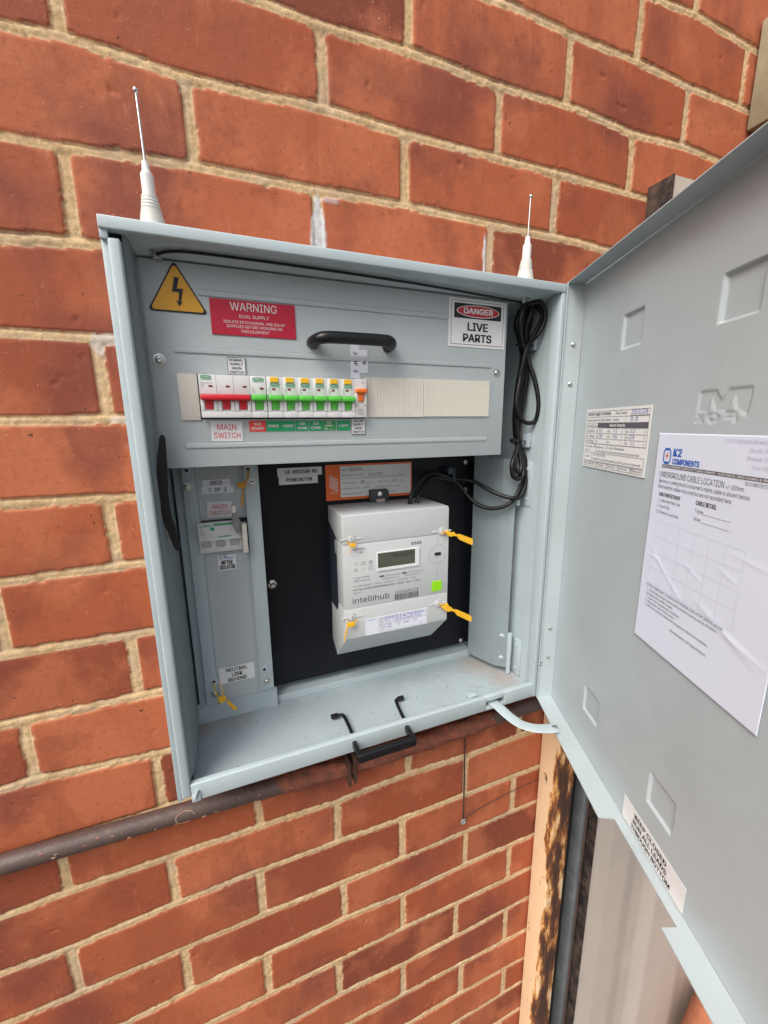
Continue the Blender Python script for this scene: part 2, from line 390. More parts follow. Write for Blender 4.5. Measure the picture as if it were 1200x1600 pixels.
# red mortar wash and smears along the pipe under the cabinet
smear = sstep(0.35, 0.65, np.exp(-((Z + 0.868 + 0.02 * np.clip(X - 0.2, 0, 1)) / 0.030) ** 2) * sstep(-0.02, 0.10, X) + 0.7 * fbm(X, Z, 25, 71, 4) - 0.10)
Xc = (X[:-1, :-1] + X[1:, 1:]) / 2; Zc = (Z[:-1, :-1] + Z[1:, 1:]) / 2
keep = ~((Xc > CX0 + 0.004) & (Xc < CX1 - 0.004) & (Zc > CZB + 0.004) & (Zc < CZT - 0.004))
me = grid_mesh('brickwork', xs, zs, H, keep, dict(mort=mort, bid=ub_id, bid2=ub_id2, patch=patch, smear=smear, din=np.clip(din, -0.01, 0.03) * 100))

def wall_mat():
    m = bpy.data.materials.new('brick_and_mortar'); m.use_nodes = True
    t = m.node_tree; N = t.nodes; L = t.links; b = N['Principled BSDF']; b.inputs['Specular IOR Level'].default_value = 0.25
    tc = N.new('ShaderNodeTexCoord')
    def attr(n): a = N.new('ShaderNodeAttribute'); a.attribute_name = n; return a.outputs['Fac']
    def noise(s, d=6, r=0.6, vec=None):
        n = N.new('ShaderNodeTexNoise'); n.inputs['Scale'].default_value = s; n.inputs['Detail'].default_value = d; n.inputs['Roughness'].default_value = r
        L.new(vec or tc.outputs['Object'], n.inputs['Vector']); return n.outputs['Fac']
    def ramp(f, st, interp='LINEAR'):
        r = N.new('ShaderNodeValToRGB'); r.color_ramp.interpolation = interp
        while len(r.color_ramp.elements) < len(st): r.color_ramp.elements.new(0.5)
        for e, (p, c) in zip(r.color_ramp.elements, st): e.position = p; e.color = (*c, 1) if not isinstance(c, float) else (c, c, c, 1)
        L.new(f, r.inputs[0]); return r.outputs[0]
    def mix(f, a, c, mode='MIX'):
        x = N.new('ShaderNodeMix'); x.data_type = 'RGBA'; x.blend_type = mode
        for s, v in (('Factor', f), ('A', a), ('B', c)):
            i = [q for q in x.inputs if q.name == s and (q.type == 'RGBA' or s == 'Factor')][0]
            if isinstance(v, (float, int)): i.default_value = v
            elif isinstance(v, tuple): i.default_value = (*v, 1)
            else: L.new(v, i)
        return [q for q in x.outputs if q.type == 'RGBA'][0]
    bid, bid2 = attr('bid'), attr('bid2')
    base = ramp(bid, [(0, (0.23, 0.062, 0.034)), (0.25, (0.34, 0.085, 0.039)), (0.6, (0.42, 0.112, 0.048)), (1, (0.50, 0.150, 0.068))])
    cloud = noise(8, 5, 0.55)
    base = mix(ramp(cloud, [(0.50, 0.0), (0.60, 0.60)]), base, (0.54, 0.172, 0.080))
    mpv = N.new('ShaderNodeMapping'); mpv.inputs['Scale'].default_value = (14, 1, 4); mpv.inputs['Location'].default_value = (3, 0, 7); L.new(tc.outputs['Object'], mpv.inputs['Vector'])
    base = mix(ramp(noise(1.0, 3, 0.5, mpv.outputs[0]), [(0.54, 0.0), (0.58, 0.45)]), base, (0.33, 0.090, 0.045))
    base = mix(ramp(noise(5.3, 7, 0.6), [(0.52, 0.0), (0.64, 0.70)]), base, (0.20, 0.055, 0.040))
    base = mix(ramp(noise(130, 5, 0.65), [(0.36, 0.30), (0.46, 0.0)]), base, (0.24, 0.06, 0.03))
    # pale handling scratches and dry dust
    mp = N.new('ShaderNodeMapping'); mp.inputs['Scale'].default_value = (30, 1, 9); mp.inputs['Rotation'].default_value = (0, 0.5, 0); L.new(tc.outputs['Object'], mp.inputs['Vector'])
    base = mix(ramp(noise(3.2, 8, 0.75, mp.outputs[0]), [(0.58, 0.0), (0.70, 0.40)]), base, (0.62, 0.25, 0.15))
    base = mix(ramp(noise(300, 3, 0.5), [(0.70, 0.0), (0.74, 0.6)]), base, (0.66, 0.42, 0.30))
    base = mix(ramp(noise(34, 8, 0.8), [(0.63, 0.0), (0.70, 0.35)]), base, (0.60, 0.33, 0.22))
    base = mix(ramp(noise(95, 5, 0.65), [(0.66, 0.0), (0.69, 0.9)]), base, (0.07, 0.03, 0.02))
    # mortar
    mo = ramp(noise(55, 6, 0.7), [(0.3, (0.50, 0.335, 0.175)), (0.5, (0.68, 0.475, 0.260)), (0.72, (0.78, 0.59, 0.37))])
    mo = mix(ramp(noise(420, 3, 0.6), [(0.35, 0.40), (0.52, 0.0)]), mo, (0.30, 0.18, 0.08))
    mo = mix(ramp(noise(11, 9, 0.7), [(0.48, 0.0), (0.64, 0.6)]), mo, (0.54, 0.43, 0.30))
    mo = mix(ramp(noise(22, 4, 0.6), [(0.58, 0.0), (0.72, 0.30)]), mo, (0.45, 0.14, 0.07))
    # thin dark crack where brick meets mortar
    edge = ramp(attr('din'), [(0.0, 0.0)]) if False else None
    c = mix(attr('mort'), base, mo)
    dn = N.new('ShaderNodeMath'); dn.operation = 'ABSOLUTE'; L.new(attr('din'), dn.inputs[0])
    cr = N.new('ShaderNodeMapRange'); cr.inputs['From Min'].default_value = 0.09; cr.inputs['From Max'].default_value = 0.02; L.new(dn.outputs[0], cr.inputs['Value'])
    crk = N.new('ShaderNodeMath'); crk.operation = 'MULTIPLY'; L.new(cr.outputs[0], crk.inputs[0]); L.new(ramp(noise(28, 4, 0.7), [(0.50, 0.0), (0.64, 0.5)]), crk.inputs[1])
    c = mix(crk.outputs[0], c, (0.07, 0.035, 0.02))
    sm = N.new('ShaderNodeMath'); sm.operation = 'MULTIPLY'; sm.inputs[1].default_value = 0.75; L.new(attr('smear'), sm.inputs[0])
    c = mix(sm.outputs[0], c, ramp(noise(60, 5, 0.7), [(0.3, (0.20, 0.055, 0.03)), (0.7, (0.36, 0.10, 0.05))]))
    c = mix(attr('patch'), c, ramp(noise(80, 5, 0.6), [(0.3, (0.48, 0.48, 0.48)), (0.7, (0.70, 0.70, 0.70))]))
    L.new(c, b.inputs['Base Color'])
    rr = N.new('ShaderNodeMapRange'); rr.inputs['To Min'].default_value = 0.72; rr.inputs['To Max'].default_value = 0.95; L.new(attr('mort'), rr.inputs['Value']); L.new(rr.outputs[0], b.inputs['Roughness'])
    bp = N.new('ShaderNodeBump'); bp.inputs['Strength'].default_value = 0.32; bp.inputs['Distance'].default_value = 0.0012
    L.new(noise(380, 5, 0.7), bp.inputs['Height']); L.new(bp.outputs[0], b.inputs['Normal'])
    return m
me.materials.append(wall_mat())
wall = bpy.data.objects.new('brick_wall', me); COL.objects.link(wall)
tagit(wall, 'weathered orange-red brick wall with sandy mortar joints behind the grey cabinet', 'wall')

# ground far below, as one sheet
g = BM(); rect(g, -60, 60, -60, 60, 0)
bmesh.ops.rotate(g, cent=(0, 0, 0), matrix=Matrix.Rotation(math.radians(-90), 3, 'X'), verts=g.verts[:])
solo('ground', g, mat('paving', (0.13, 0.115, 0.10), 0.9, var=0.35, vscale=6, bump=0.5, bscale=60), None, None, (0, 0, 0), kind='structure').location = (0, 0, -2.25)

# ================================================================== PIPE ON THE WALL
PC = [(-1.2, -0.842), (-0.60, -0.849), (-0.2823, -0.8577), (-0.0795, -0.8655), (0.155, -0.876), (0.35, -0.874), (0.52, -0.872)]
p = thing('wall_pipe', 'dark grey-brown steel pipe running along the bricks under the cabinet', 'pipe', (0, -0.015, -0.876))
bm = BM(); tube(bm, [(x, -0.0165, z) for x, z in PC], 0.0116, n=24, smooth=5)
part(p, 'pipe_tube', bm, mat('old_pipe_paint', (0.115, 0.075, 0.066), 0.48, var=0.45, vscale=60, bump=0.5, bscale=300, col2=(0.075, 0.050, 0.044)), smooth=60)
# render of red mortar smeared over the middle of the pipe
bm = BM()
rings = []
for i in range(60):
    x = 0.035 + i * 0.0065; zc = np.interp(x, [a for a, _ in PC], [b for _, b in PC]); ring = []
    for j in range(22):
        a = -math.pi * 0.60 + j / 21 * math.pi * 1.2
        r = 0.0140 + 0.0018 * math.sin(i * 0.9 + j * 1.7) * math.sin(i * 0.37 + j) + 0.0008 * math.sin(i * 2.3 + j * 3.1)
        fade = min(1, i / 6, (59 - i) / 6); r = 0.0113 + (r - 0.0124) * fade
        ring.append(bm.verts.new((x, -0.0165 - r * math.cos(a), zc + r * math.sin(a))))
    rings.append(ring)
for a, b in zip(rings, rings[1:]):
    for j in range(21): bm.faces.new((a[j], b[j], b[j + 1], a[j + 1])).smooth = True
part(p, 'mortar_coat', bm, mat('red_mortar', (0.34, 0.10, 0.055), 0.9, var=0.5, vscale=70, bump=1.0, bscale=160, col2=(0.15, 0.06, 0.04)), 'rough red mortar smeared over the pipe', smooth=80)
bm = BM()
for dx in (0, 0.009):
    box(bm, 0.139 + dx, 0.1435 + dx, -0.034, -0.004, -0.898 + dx * 0.3, -0.855 + dx, 0.0012)
box(bm, 0.137, 0.151, -0.030, -0.006, -0.868, -0.862, 0.001)
part(p, 'pipe_clamp', bm, mat('rusty_clamp', (0.10, 0.05, 0.03), 0.8, var=0.5, vscale=120, bump=0.6), smooth=30)
bm = BM()
for q in range(60):
    x = random.uniform(-0.30, 0.42); zc = np.interp(x, [a for a, _ in PC], [b for _, b in PC]); a = random.uniform(-0.9, 1.1); r = random.uniform(0.0004, 0.0013)
    mtx = Matrix.Translation((x, -0.0165 - 0.0117 * math.cos(a), zc + 0.0117 * math.sin(a))) @ Matrix.Diagonal((r * random.uniform(1, 3.5), r * 0.6, r, 1))
    bmesh.ops.create_icosphere(bm, subdivisions=1, radius=1.0, matrix=mtx)
pth = [(-0.086 + 0.011 * math.cos(t) * (1 + 0.1 * math.sin(3 * t)), -0.0165 - 0.0116 * math.cos((0.75 * math.sin(t)) + 0.1), -0.8655 + 0.0116 * math.sin(0.75 * math.sin(t) + 0.1)) for t in [0.2 + i * 0.45 for i in range(12)]]
tube(bm, pth, 0.0006, n=6, smooth=3)
part(p, 'plaster_specks', bm, mat('splash', (0.42, 0.34, 0.26), 0.9, var=0.5, vscale=90, col2=(0.40, 0.12, 0.06)), 'pale and orange plaster spots on the pipe')

# thin rod down the wall
w = thing('thin_wire', 'thin rusty vertical wire with a small ring end on the bricks below the pipe', 'wire', (0.367, -0.006, -1.085))
bm = BM(); tube(bm, [(0.3645, -0.006, -0.85), (0.3640, -0.0065, -0.92), (0.3665, -0.006, -1.0), (0.3668, -0.006, -1.085)], 0.0014, n=8)
part(w, 'wire_rod', bm, mat('rusty_wire', (0.07, 0.045, 0.03), 0.7, var=0.4, vscale=100), smooth=60)
bm = BM(); tube(bm, [(0.3668 + 0.004 * math.cos(t), -0.0075, -1.089 + 0.004 * math.sin(t)) for t in np.linspace(0, 6.28, 14)], 0.0016, n=8, smooth=2)
part(w, 'wire_ring', bm, GREYP, smooth=60)
bm = BM(); tube(bm, [(0.370, -0.005, -1.085), (0.43, -0.005, -1.073), (0.50, -0.005, -1.066), (0.56, -0.005, -1.063)], 0.0007, n=8)
solo('joint_shadow_line', bm, mat('joint_shadow_dark', (0.06, 0.04, 0.03), 0.8), 'thin dark line added as the shadow of a mortar joint from the wire ring to the rusty post', 'shadow line', (0.46, -0.005, -1.08), smooth=60)  # thin dark tube added to draw the shadow line of the joint

# ================================================================== POSTS, FENCE, BEAM
def rust_mat():
    m = bpy.data.materials.new('rusty_cream_paint'); m.use_nodes = True
    t = m.node_tree; N = t.nodes; L = t.links; b = N['Principled BSDF']
    tc = N.new('ShaderNodeTexCoord'); sep = N.new('ShaderNodeSeparateXYZ'); L.new(tc.outputs['Object'], sep.inputs[0])
    mp = N.new('ShaderNodeMapping'); mp.inputs['Scale'].default_value = (1.0, 1.0, 0.25); mp.inputs['Rotation'].default_value = (0, 0.25, 0); L.new(tc.outputs['Object'], mp.inputs['Vector'])
    def noise(s, d, vec=mp.outputs[0]):
        n = N.new('ShaderNodeTexNoise'); n.inputs['Scale'].default_value = s; n.inputs['Detail'].default_value = d; n.inputs['Roughness'].default_value = 0.72; L.new(vec, n.inputs['Vector']); return n.outputs['Fac']
    # rust grows where the front-left arris was knocked: distance from x = 0.016 (local)
    d = N.new('ShaderNodeMath'); d.operation = 'SUBTRACT'; d.inputs[1].default_value = 0.0; L.new(sep.outputs['X'], d.inputs[0])
    a = N.new('ShaderNodeMath'); a.operation = 'ABSOLUTE'; L.new(d.outputs[0], a.inputs[0])
    yy = N.new('ShaderNodeMath'); yy.operation = 'ADD'; yy.inputs[1].default_value = 0.017; L.new(sep.outputs['Y'], yy.inputs[0])
    y2 = N.new('ShaderNodeMath'); y2.operation = 'MAXIMUM'; y2.inputs[1].default_value = 0.0; L.new(yy.outputs[0], y2.inputs[0])
    sm = N.new('ShaderNodeMath'); sm.operation = 'ADD'; ha = N.new('ShaderNodeMath'); ha.operation = 'MULTIPLY'; ha.inputs[1].default_value = 0.35; L.new(a.outputs[0], ha.inputs[0]); L.new(ha.outputs[0], sm.inputs[0]); L.new(y2.outputs[0], sm.inputs[1])
    mul = N.new('ShaderNodeMath'); mul.operation = 'MULTIPLY'; mul.inputs[1].default_value = -13.0; L.new(sm.outputs[0], mul.inputs[0])
    f = N.new('ShaderNodeMath'); f.operation = 'ADD'; L.new(mul.outputs[0], f.inputs[0]); L.new(noise(38, 9), f.inputs[1])
    r = N.new('ShaderNodeValToRGB'); els = [(0.33, (0.80, 0.58, 0.36)), (0.375, (0.62, 0.30, 0.08)), (0.41, (0.28, 0.10, 0.03)), (0.47, (0.085, 0.036, 0.020)), (0.64, (0.045, 0.025, 0.018))]
    while len(r.color_ramp.elements) < 5: r.color_ramp.elements.new(0.5)
    for e, (p_, c) in zip(r.color_ramp.elements, els): e.position = p_; e.color = (*c, 1)
    L.new(f.outputs[0], r.inputs[0])
    r2 = N.new('ShaderNodeValToRGB'); r2.color_ramp.elements[0].position = 0.66; r2.color_ramp.elements[1].position = 0.70
    r2.color_ramp.elements[0].color = (0, 0, 0, 1); r2.color_ramp.elements[1].color = (1, 1, 1, 1); L.new(noise(85, 4), r2.inputs[0])
    mx = N.new('ShaderNodeMix'); mx.data_type = 'RGBA'; L.new(r2.outputs[0], mx.inputs['Factor']); L.new(r.outputs[0], mx.inputs[6]); mx.inputs[7].default_value = (0.12, 0.06, 0.03, 1)
    L.new(mx.outputs[2], b.inputs['Base Color']); b.inputs['Roughness'].default_value = 0.75
    bp = N.new('ShaderNodeBump'); bp.inputs['Strength'].default_value = 0.8; bp.inputs['Distance'].default_value = 0.002; L.new(f.outputs[0], bp.inputs['Height']); L.new(bp.outputs[0], b.inputs['Normal'])
    return m
bm = BM(); box(bm, 0.547, 0.592, -0.050, -0.003, -2.25, -0.15, 0.003, 3)
solo('rusty_post', bm, rust_mat(), 'cream painted steel post with a band of dark peeling rust, beside the bricks', 'post', (0.5695, -0.0265, -2.25), smooth=40)
q = thing('steel_channel', 'dark galvanised channel post with a rust streak, between the rusty post and the fence', 'post', (0.645, -0.02, -2.25))
bm = BM(); box(bm, 0.6490, 0.6610, -0.0310, -0.002, -2.25, -0.12, 0.003)
part(q, 'channel_web', bm, mat('galvanised', (0.20, 0.225, 0.235), 0.55, var=0.4, vscale=14, bump=0.3, bscale=100), smooth=40)
bm = BM(); box(bm, 0.6612, 0.6690, -0.0300, -0.002, -2.25, -0.12, 0.0015)
part(q, 'channel_flange', bm, mat('rust_streak', (0.16, 0.075, 0.05), 0.8, var=0.6, vscale=40, bump=0.4, bscale=90, col2=(0.06, 0.05, 0.05)), 'rust-stained flange', smooth=40)
bm = BM(); box(bm, 0.5935, 0.6480, -0.0085, -0.0015, -2.25, -0.12)
part(q, 'shade_gap_sheet', bm, DARK)  # dark sheet standing in for deep shade on the wall between the posts
bm = BM(); box(bm, 0.6692, 0.6795, -0.0200, -0.0015, -2.25, -0.12); part(q, 'channel_gap', bm, mat('gap_shade_dark', (0.03, 0.026, 0.024), 0.8))  # near-black strip painted in for the shaded gap before the fence
FENCEM = mat('fence_paint', (0.58, 0.51, 0.445), 0.5, var=0.12, vscale=7, bump=0.15, bscale=200)
q = thing('sheet_fence', 'beige ribbed steel sheet fence standing right of the rusty post', 'fence', (1.2, -0.03, -2.25))
# ribbed sheet
prof = []; x = 0.684; k = 0
prof.append((x, -0.040)); 
while x < 2.0:
    for dx, y in ((0.055, -0.0420), (0.0025, -0.0432), (0.0025, -0.0420), (0.060, -0.0410), (0.016, -0.0385), (0.022, -0.0345), (0.040, -0.0335), (0.024, -0.0375), (0.018, -0.0412), (0.006, -0.0425), (0.030, -0.0420)):
        x += dx; prof.append((x, y))
bm = BM()
px_ = np.arange(0.684, 2.0, 0.003); py_ = np.interp(px_, [a for a, _ in prof], [b_ for _, b_ in prof]); py_[2:-2] = (py_[:-4] + py_[1:-3] + py_[2:-2] + py_[3:-1] + py_[4:]) / 5
prof = list(zip(px_.tolist(), py_.tolist()))
A = [bm.verts.new((a, b, -2.24)) for a, b in prof]; B = [bm.verts.new((a, b, 0.019)) for a, b in prof]
for i in range(len(prof) - 1): bm.faces.new((A[i], A[i + 1], B[i + 1], B[i]))
part(q, 'sheet_panel', bm, FENCEM, smooth=60)
bm = BM(); box(bm, 0.6805, 0.6825, -0.0430, -0.0015, -2.25, 0.019)
part(q, 'dark_end_face', bm, mat('stained_shaded_end', (0.09, 0.06, 0.045), 0.8, vscale=45, bump=0.5, bscale=120, col2=(0.012, 0.010, 0.009), detail=9, lo=0.42, hi=0.6), 'dark stained side of the fence end, coloured darker for shade')  # shadow side of the fence end: stain and shade both put into the colour
bm = BM(); box(bm, 0.6837, 0.75, -0.029, -0.003, -2.25, 0.0165)
part(q, 'fence_post', bm, FENCEM)
bm = BM(); box(bm, 0.899, 1.06, -0.62, -0.004, 0.142, 0.300, 0.003)
solo('timber_beam', bm, mat('olive_timber', (0.38, 0.34, 0.22), 0.8, var=0.3, vscale=18, bump=0.4, bscale=120), 'thick olive-beige beam end meeting the bricks above the open door', 'beam', (0.98, -0.3, 0.150), smooth=30)
bm = BM(); r_ = bmesh.ops.create_icosphere(bm, subdivisions=4, radius=1.0)
for v in bm.verts: 
    n_ = 1 + 0.05 * math.sin(v.co.x * 5 + 1) * math.sin(v.co.z * 6) ; v.co = Vector((1.16 + v.co.x * 0.13 * n_, -0.14 + v.co.y * 0.085 * n_, -2.06 + v.co.z * 0.22 * n_))
solo('clay_boulder', bm, mat('clay_stone', (0.55, 0.20, 0.10), 0.85, var=0.3, vscale=30, bump=0.8, bscale=90), 'rounded orange clay-coloured stone at the foot of the beige fence', 'stone', (1.16, -0.13, -2.25), smooth=80)

# ================================================================== CABINET
C = thing('meter_box', 'grey-blue steel electrical meter box set into the brick wall with its door open', 'electrical cabinet', (0.187, 0.0, CZB))
# --- body shell
b = BM()
box(b, CX0, CX0 + 0.0015, -0.062, 0.090, CZB, CZT)              # outer left
box(b, CX1 - 0.0015, CX1, -0.0603, 0.090, CZB, CZT - 0.0018)     # outer right
box(b, CX0, CX1, 0.090, 0.0915, CZB, CZT)                        # back
box(b, CX0 + 0.0016, CX1 - 0.0016, -0.060, 0.0898, CZT - 0.0016, CZT)  # roof
box(b, CX0 + 0.0016, CX1 - 0.0016, -0.060, 0.0898, CZB, CZB + 0.0015)  # underside
part(C, 'shell', b, PAINT)
b = BM(); prism(b, [(-0.0606, -0.1742), (-0.0310, -0.1834), (0.0890, -0.1834), (0.0890, -0.1822), (-0.0310, -0.1822), (-0.0606, -0.1730)], 'x', -0.0688, 0.4550); part(C, 'ceiling_plate', b, PAINT)
def add_stain(m, spots, col):
    t = m.node_tree; N = t.nodes; L = t.links; bs = N['Principled BSDF']; tc = N.new('ShaderNodeTexCoord')
    src = bs.inputs['Base Color'].links[0].from_socket
    for (cx, cy, cz, rad_, am) in spots:
        vm = N.new('ShaderNodeVectorMath'); vm.operation = 'DISTANCE'; vm.inputs[1].default_value = (cx, cy, cz); L.new(tc.outputs['Object'], vm.inputs[0])
        mr = N.new('ShaderNodeMapRange'); mr.inputs['From Min'].default_value = rad_; mr.inputs['From Max'].default_value = 0.0; L.new(vm.outputs['Value'], mr.inputs['Value'])
        n = N.new('ShaderNodeTexNoise'); n.inputs['Scale'].default_value = 70; n.inputs['Detail'].default_value = 9; n.inputs['Roughness'].default_value = 0.75; L.new(tc.outputs['Object'], n.inputs['Vector'])
        mm_ = N.new('ShaderNodeMath'); mm_.operation = 'MULTIPLY'; L.new(mr.outputs[0], mm_.inputs[0]); L.new(n.outputs['Fac'], mm_.inputs[1])
        rp = N.new('ShaderNodeMapRange'); rp.inputs['From Min'].default_value = 0.12; rp.inputs['From Max'].default_value = 0.42; rp.inputs['To Max'].default_value = am; L.new(mm_.outputs[0], rp.inputs['Value'])
        mx = N.new('ShaderNodeMix'); mx.data_type = 'RGBA'; L.new(rp.outputs[0], mx.inputs['Factor']); L.new(src, mx.inputs[6]); mx.inputs[7].default_value = (*col, 1); src = mx.outputs[2]
    L.new(src, bs.inputs['Base Color'])
# spots in the cabinet's own coordinates: brick dust in the corners
add_stain(FLOORP, [(0.220, 0.025, 0.0115, 0.060, 0.50), (0.240, -0.025, 0.0115, 0.045, 0.45), (-0.245, 0.045, 0.0115, 0.035, 0.6), (-0.20, 0.05, 0.0115, 0.05, 0.3)], (0.36, 0.24, 0.19))
b = BM(); box(b, -0.0675, 0.4568, -0.0615, 0.0890, -0.7912, -0.7900); part(C, 'floor_plate', b, FLOORP)
def folded(bm, plan, z0, z1s, th=0.0012):
    A = [bm.verts.new((x, y, z)) for (x, y), z in zip(plan, z0)]; B = [bm.verts.new((x, y, z)) for (x, y), z in zip(plan, z1s)]
    for i in range(len(plan) - 1): bm.faces.new((A[i], A[i + 1], B[i + 1], B[i]))
    bmesh.ops.solidify(bm, geom=bm.faces[:], thickness=th)
b = BM(); folded(b, [(-0.0690, -0.0605), (-0.0645, -0.0480), (-0.0628, -0.0300), (-0.0642, 0.0520), (-0.0655, 0.0885)], [-0.7780] * 5, [-0.1765] * 5, -0.0010)
part(C, 'inner_side', b, PAINT)
b = BM(); box(b, 0.4553, 0.4566, -0.0525, 0.0890, -0.7895, -0.1765); part(C, 'inner_side', b, PAINT)
# front rim: left flange and raised gutter
b = BM(); box(b, CX0, -0.0785, -0.0655, -0.0625, CZB, CZT - 0.0165, 0.0006); box(b, -0.0795, -0.0692, -0.0705, -0.0600, CZB + 0.006, -0.1850, 0.0022, 3)
part(C, 'side_rim', b, PAINT, smooth=35)
b = BM(); box(b, CX0, CX1, -0.0715, -0.0605, -0.1785, CZT, 0.0014, 3); box(b, CX0, -0.0788, -0.0690, -0.0610, -0.1860, -0.1775, 0.0005)
part(C, 'top_rim', b, PAINT, smooth=35)
b = BM(); box(b, 0.4520, 0.4588, -0.0705, -0.0520, CZB - 0.002, -0.1783, 0.0012, 3); box(b, 0.4525, 0.4580, -0.0600, -0.0525, -0.1790, -0.1700)
part(C, 'side_rim', b, PAINT, smooth=35)
b = BM()
ZL, ZH = CZB - 0.001, -0.7785
box(b, -0.0690, 0.3590, -0.0705, -0.0620, ZL, ZH, 0.0012, 3)
box(b, 0.3940, 0.4518, -0.0705, -0.0620, ZL, ZH, 0.0012, 3)
box(b, 0.3588, 0.3942, -0.0702, -0.0622, -0.7868, ZH, 0.0010, 3)
box(b, 0.3588, 0.3942, -0.0702, -0.0622, ZL, -0.7975, 0.0005)
part(C, 'bottom_rim', b, PAINT, smooth=35)
b = BM(); box(b, -0.0690, -0.0590, -0.0718, -0.0706, ZL, -0.7925, 0.0003); tube(b, [(-0.0655, -0.0722, -0.797), (-0.0640, -0.0728, -0.792), (-0.0622, -0.0722, -0.7865)], 0.0018, n=8)
part(C, 'rim_weld', b, PAINT, smooth=50)
b = BM(); box(b, 0.3385, 0.3570, -0.0500, -0.0380, -0.7898, -0.7870, 0.0006); box(b, 0.3385, 0.3400, -0.062, -0.038, -0.7898, -0.7840, 0.0004)
part(C, 'stay_guide', b, PAINT, smooth=35)

def screw(parent, x, z, y, r=0.005, m=STEEL, name='screw', washer=True, slot='x'):
    b = BM()
    if washer: lathe(b, [(r * 1.25, 0), (r * 1.25, 0.0006), (r * 1.0, 0.0008)], (x, y, z), (0, -1, 0), 24)
    lathe(b, [(r * 0.85, 0.0006), (r * 0.85, 0.0016), (r * 0.6, 0.0026), (r * 0.34, 0.0028), (r * 0.30, 0.0016), (0.0001, 0.0014)], (x, y, z), (0, -1, 0), 24)
    o = part(parent, name, b, m, smooth=40)
    return o
def dimple(parent, x, z, y, r=0.004):
    b = BM(); lathe(b, [(r * 1.5, 0), (r * 1.3, 0.0004), (r, 0.0005)], (x, y, z), (0, -1, 0), 20)
    part(parent, 'punched_boss', b, PAINT, smooth=40)
    b = BM(); lathe(b, [(r * 0.55, 0.0004), (r * 0.5, 0.0009)], (x, y, z), (0, -1, 0), 16); part(parent, 'punched_hole', b, DARK)

# --- escutcheon
ES = thing  # (sub-parts hang under the plate)
b = BM()
box(b, -0.0614, 0.3925, -0.0300, -0.0285, -0.3987, -0.1855, 0.0004)
box(b, 0.3910, 0.3940, -0.0296, -0.0160, -0.3985, -0.1857, 0.0004)
box(b, -0.0612, 0.3920, -0.0284, -0.0120, -0.3985, -0.3972)
box(b, -0.0630, -0.0612, -0.0290, -0.0140, -0.3985, -0.1857)
esc = part(C, 'escutcheon_panel', b, PAINT_P, smooth=30)
for x0, x1, z in ((-0.0085, 0.2976, -0.2128), (-0.0379, 0.3695, -0.2719), (-0.0367, 0.3669, -0.3744)):
    b = BM(); box(b, x0, x1, -0.0312, -0.0298, z - 0.0032, z + 0.0032, 0.0011, 3); part(esc, 'stiffening_rib', b, PAINT_P, smooth=60)
screw(esc, -0.0526, -0.2835, -0.0301, 0.0052); screw(esc, 0.3799, -0.2813, -0.0301, 0.0045)
# cream blank strips and the dark breaker window
b = BM(); box(b, -0.0195, 0.1775, -0.0304, -0.0296, -0.3452, -0.2962); part(esc, 'breaker_window', b, DARK)
b = BM(); box(b, -0.0375, -0.0178, -0.0322, -0.0300, -0.3463, -0.2967, 0.0004); part(esc, 'blank_cover', b, CREAMP, smooth=30)
for x0, x1 in ((0.1763, 0.2608), (0.2612, 0.3674)):
    b = BM(); n = int(round((x1 - x0) / 0.0045)); wd = (x1 - x0) / n
    for i in range(n):
        last = (x0 < 0.2 or i < 7 or True)
        box(b, x0 + i * wd + 0.00007, x0 + (i + 1) * wd - 0.00007, -0.0322, -0.0300, -0.3431 + (0 if x0 < 0.2 else 0.0006), -0.2935, 0.00018, 1)
    part(esc, 'blank_cover', b, CREAMP)
# grip handle
hd = BM()
tube(hd, [(0.1130, -0.0300, -0.2570), (0.1128, -0.0400, -0.2560), (0.1180, -0.0505, -0.2545), (0.1300, -0.0540, -0.2535), (0.165, -0.0545, -0.2532), (0.195, -0.0540, -0.2530), (0.2050, -0.0505, -0.2535), (0.2100, -0.0400, -0.2550), (0.2098, -0.0300, -0.2560)], 0.0072, n=16, smooth=6, flat=(0.0150, 0.0135, (0, -0.7, 0.7)))
part(esc, 'grip_handle', hd, BLACKP, 'black plastic grip handle', smooth=60)

# --- isolator recess at lower left
b = BM(); box(b, -0.0345, 0.0330, 0.0500, 0.0515, -0.7560, -0.3900, 0.0003); iso = part(C, 'isolator_plate', b, PAINT_P)
b = BM(); box(b, -0.0490, -0.0335, 0.0450, 0.0465, -0.7540, -0.3900, 0.0004); box(b, -0.0345, -0.0331, 0.0450, 0.0520, -0.7540, -0.3900)
box(b, -0.0610, -0.0500, 0.0520, 0.0535, -0.7640, -0.3900, 0.0004); box(b, -0.0502, -0.0489, 0.0450, 0.0535, -0.7560, -0.3900)
part(C, 'side_channel', b, PAINT, smooth=30)
b = BM(); box(b, 0.0270, 0.0455, 0.0450, 0.0465, -0.7510, -0.3900, 0.0004); box(b, 0.0262, 0.0272, 0.0450, 0.0510, -0.7510, -0.3900)
part(C, 'side_channel', b, PAINT, smooth=30)
b = BM(); box(b, -0.0660, 0.0500, 0.0530, 0.0545, -0.7895, -0.7560); part(C, 'lower_strip', b, PAINT)
for x, z in ((-0.0470, -0.4305), (0.0345, -0.4300), (-0.0395, -0.7395), (0.0345, -0.7375)): screw(C, x + 0.001, z, 0.0449, 0.0042)
for x, z in ((-0.0440, -0.4090), (0.0325, -0.4110), (-0.0385, -0.7190), (0.0332, -0.7165)): dimple(C, x, z, 0.0449, 0.0042)
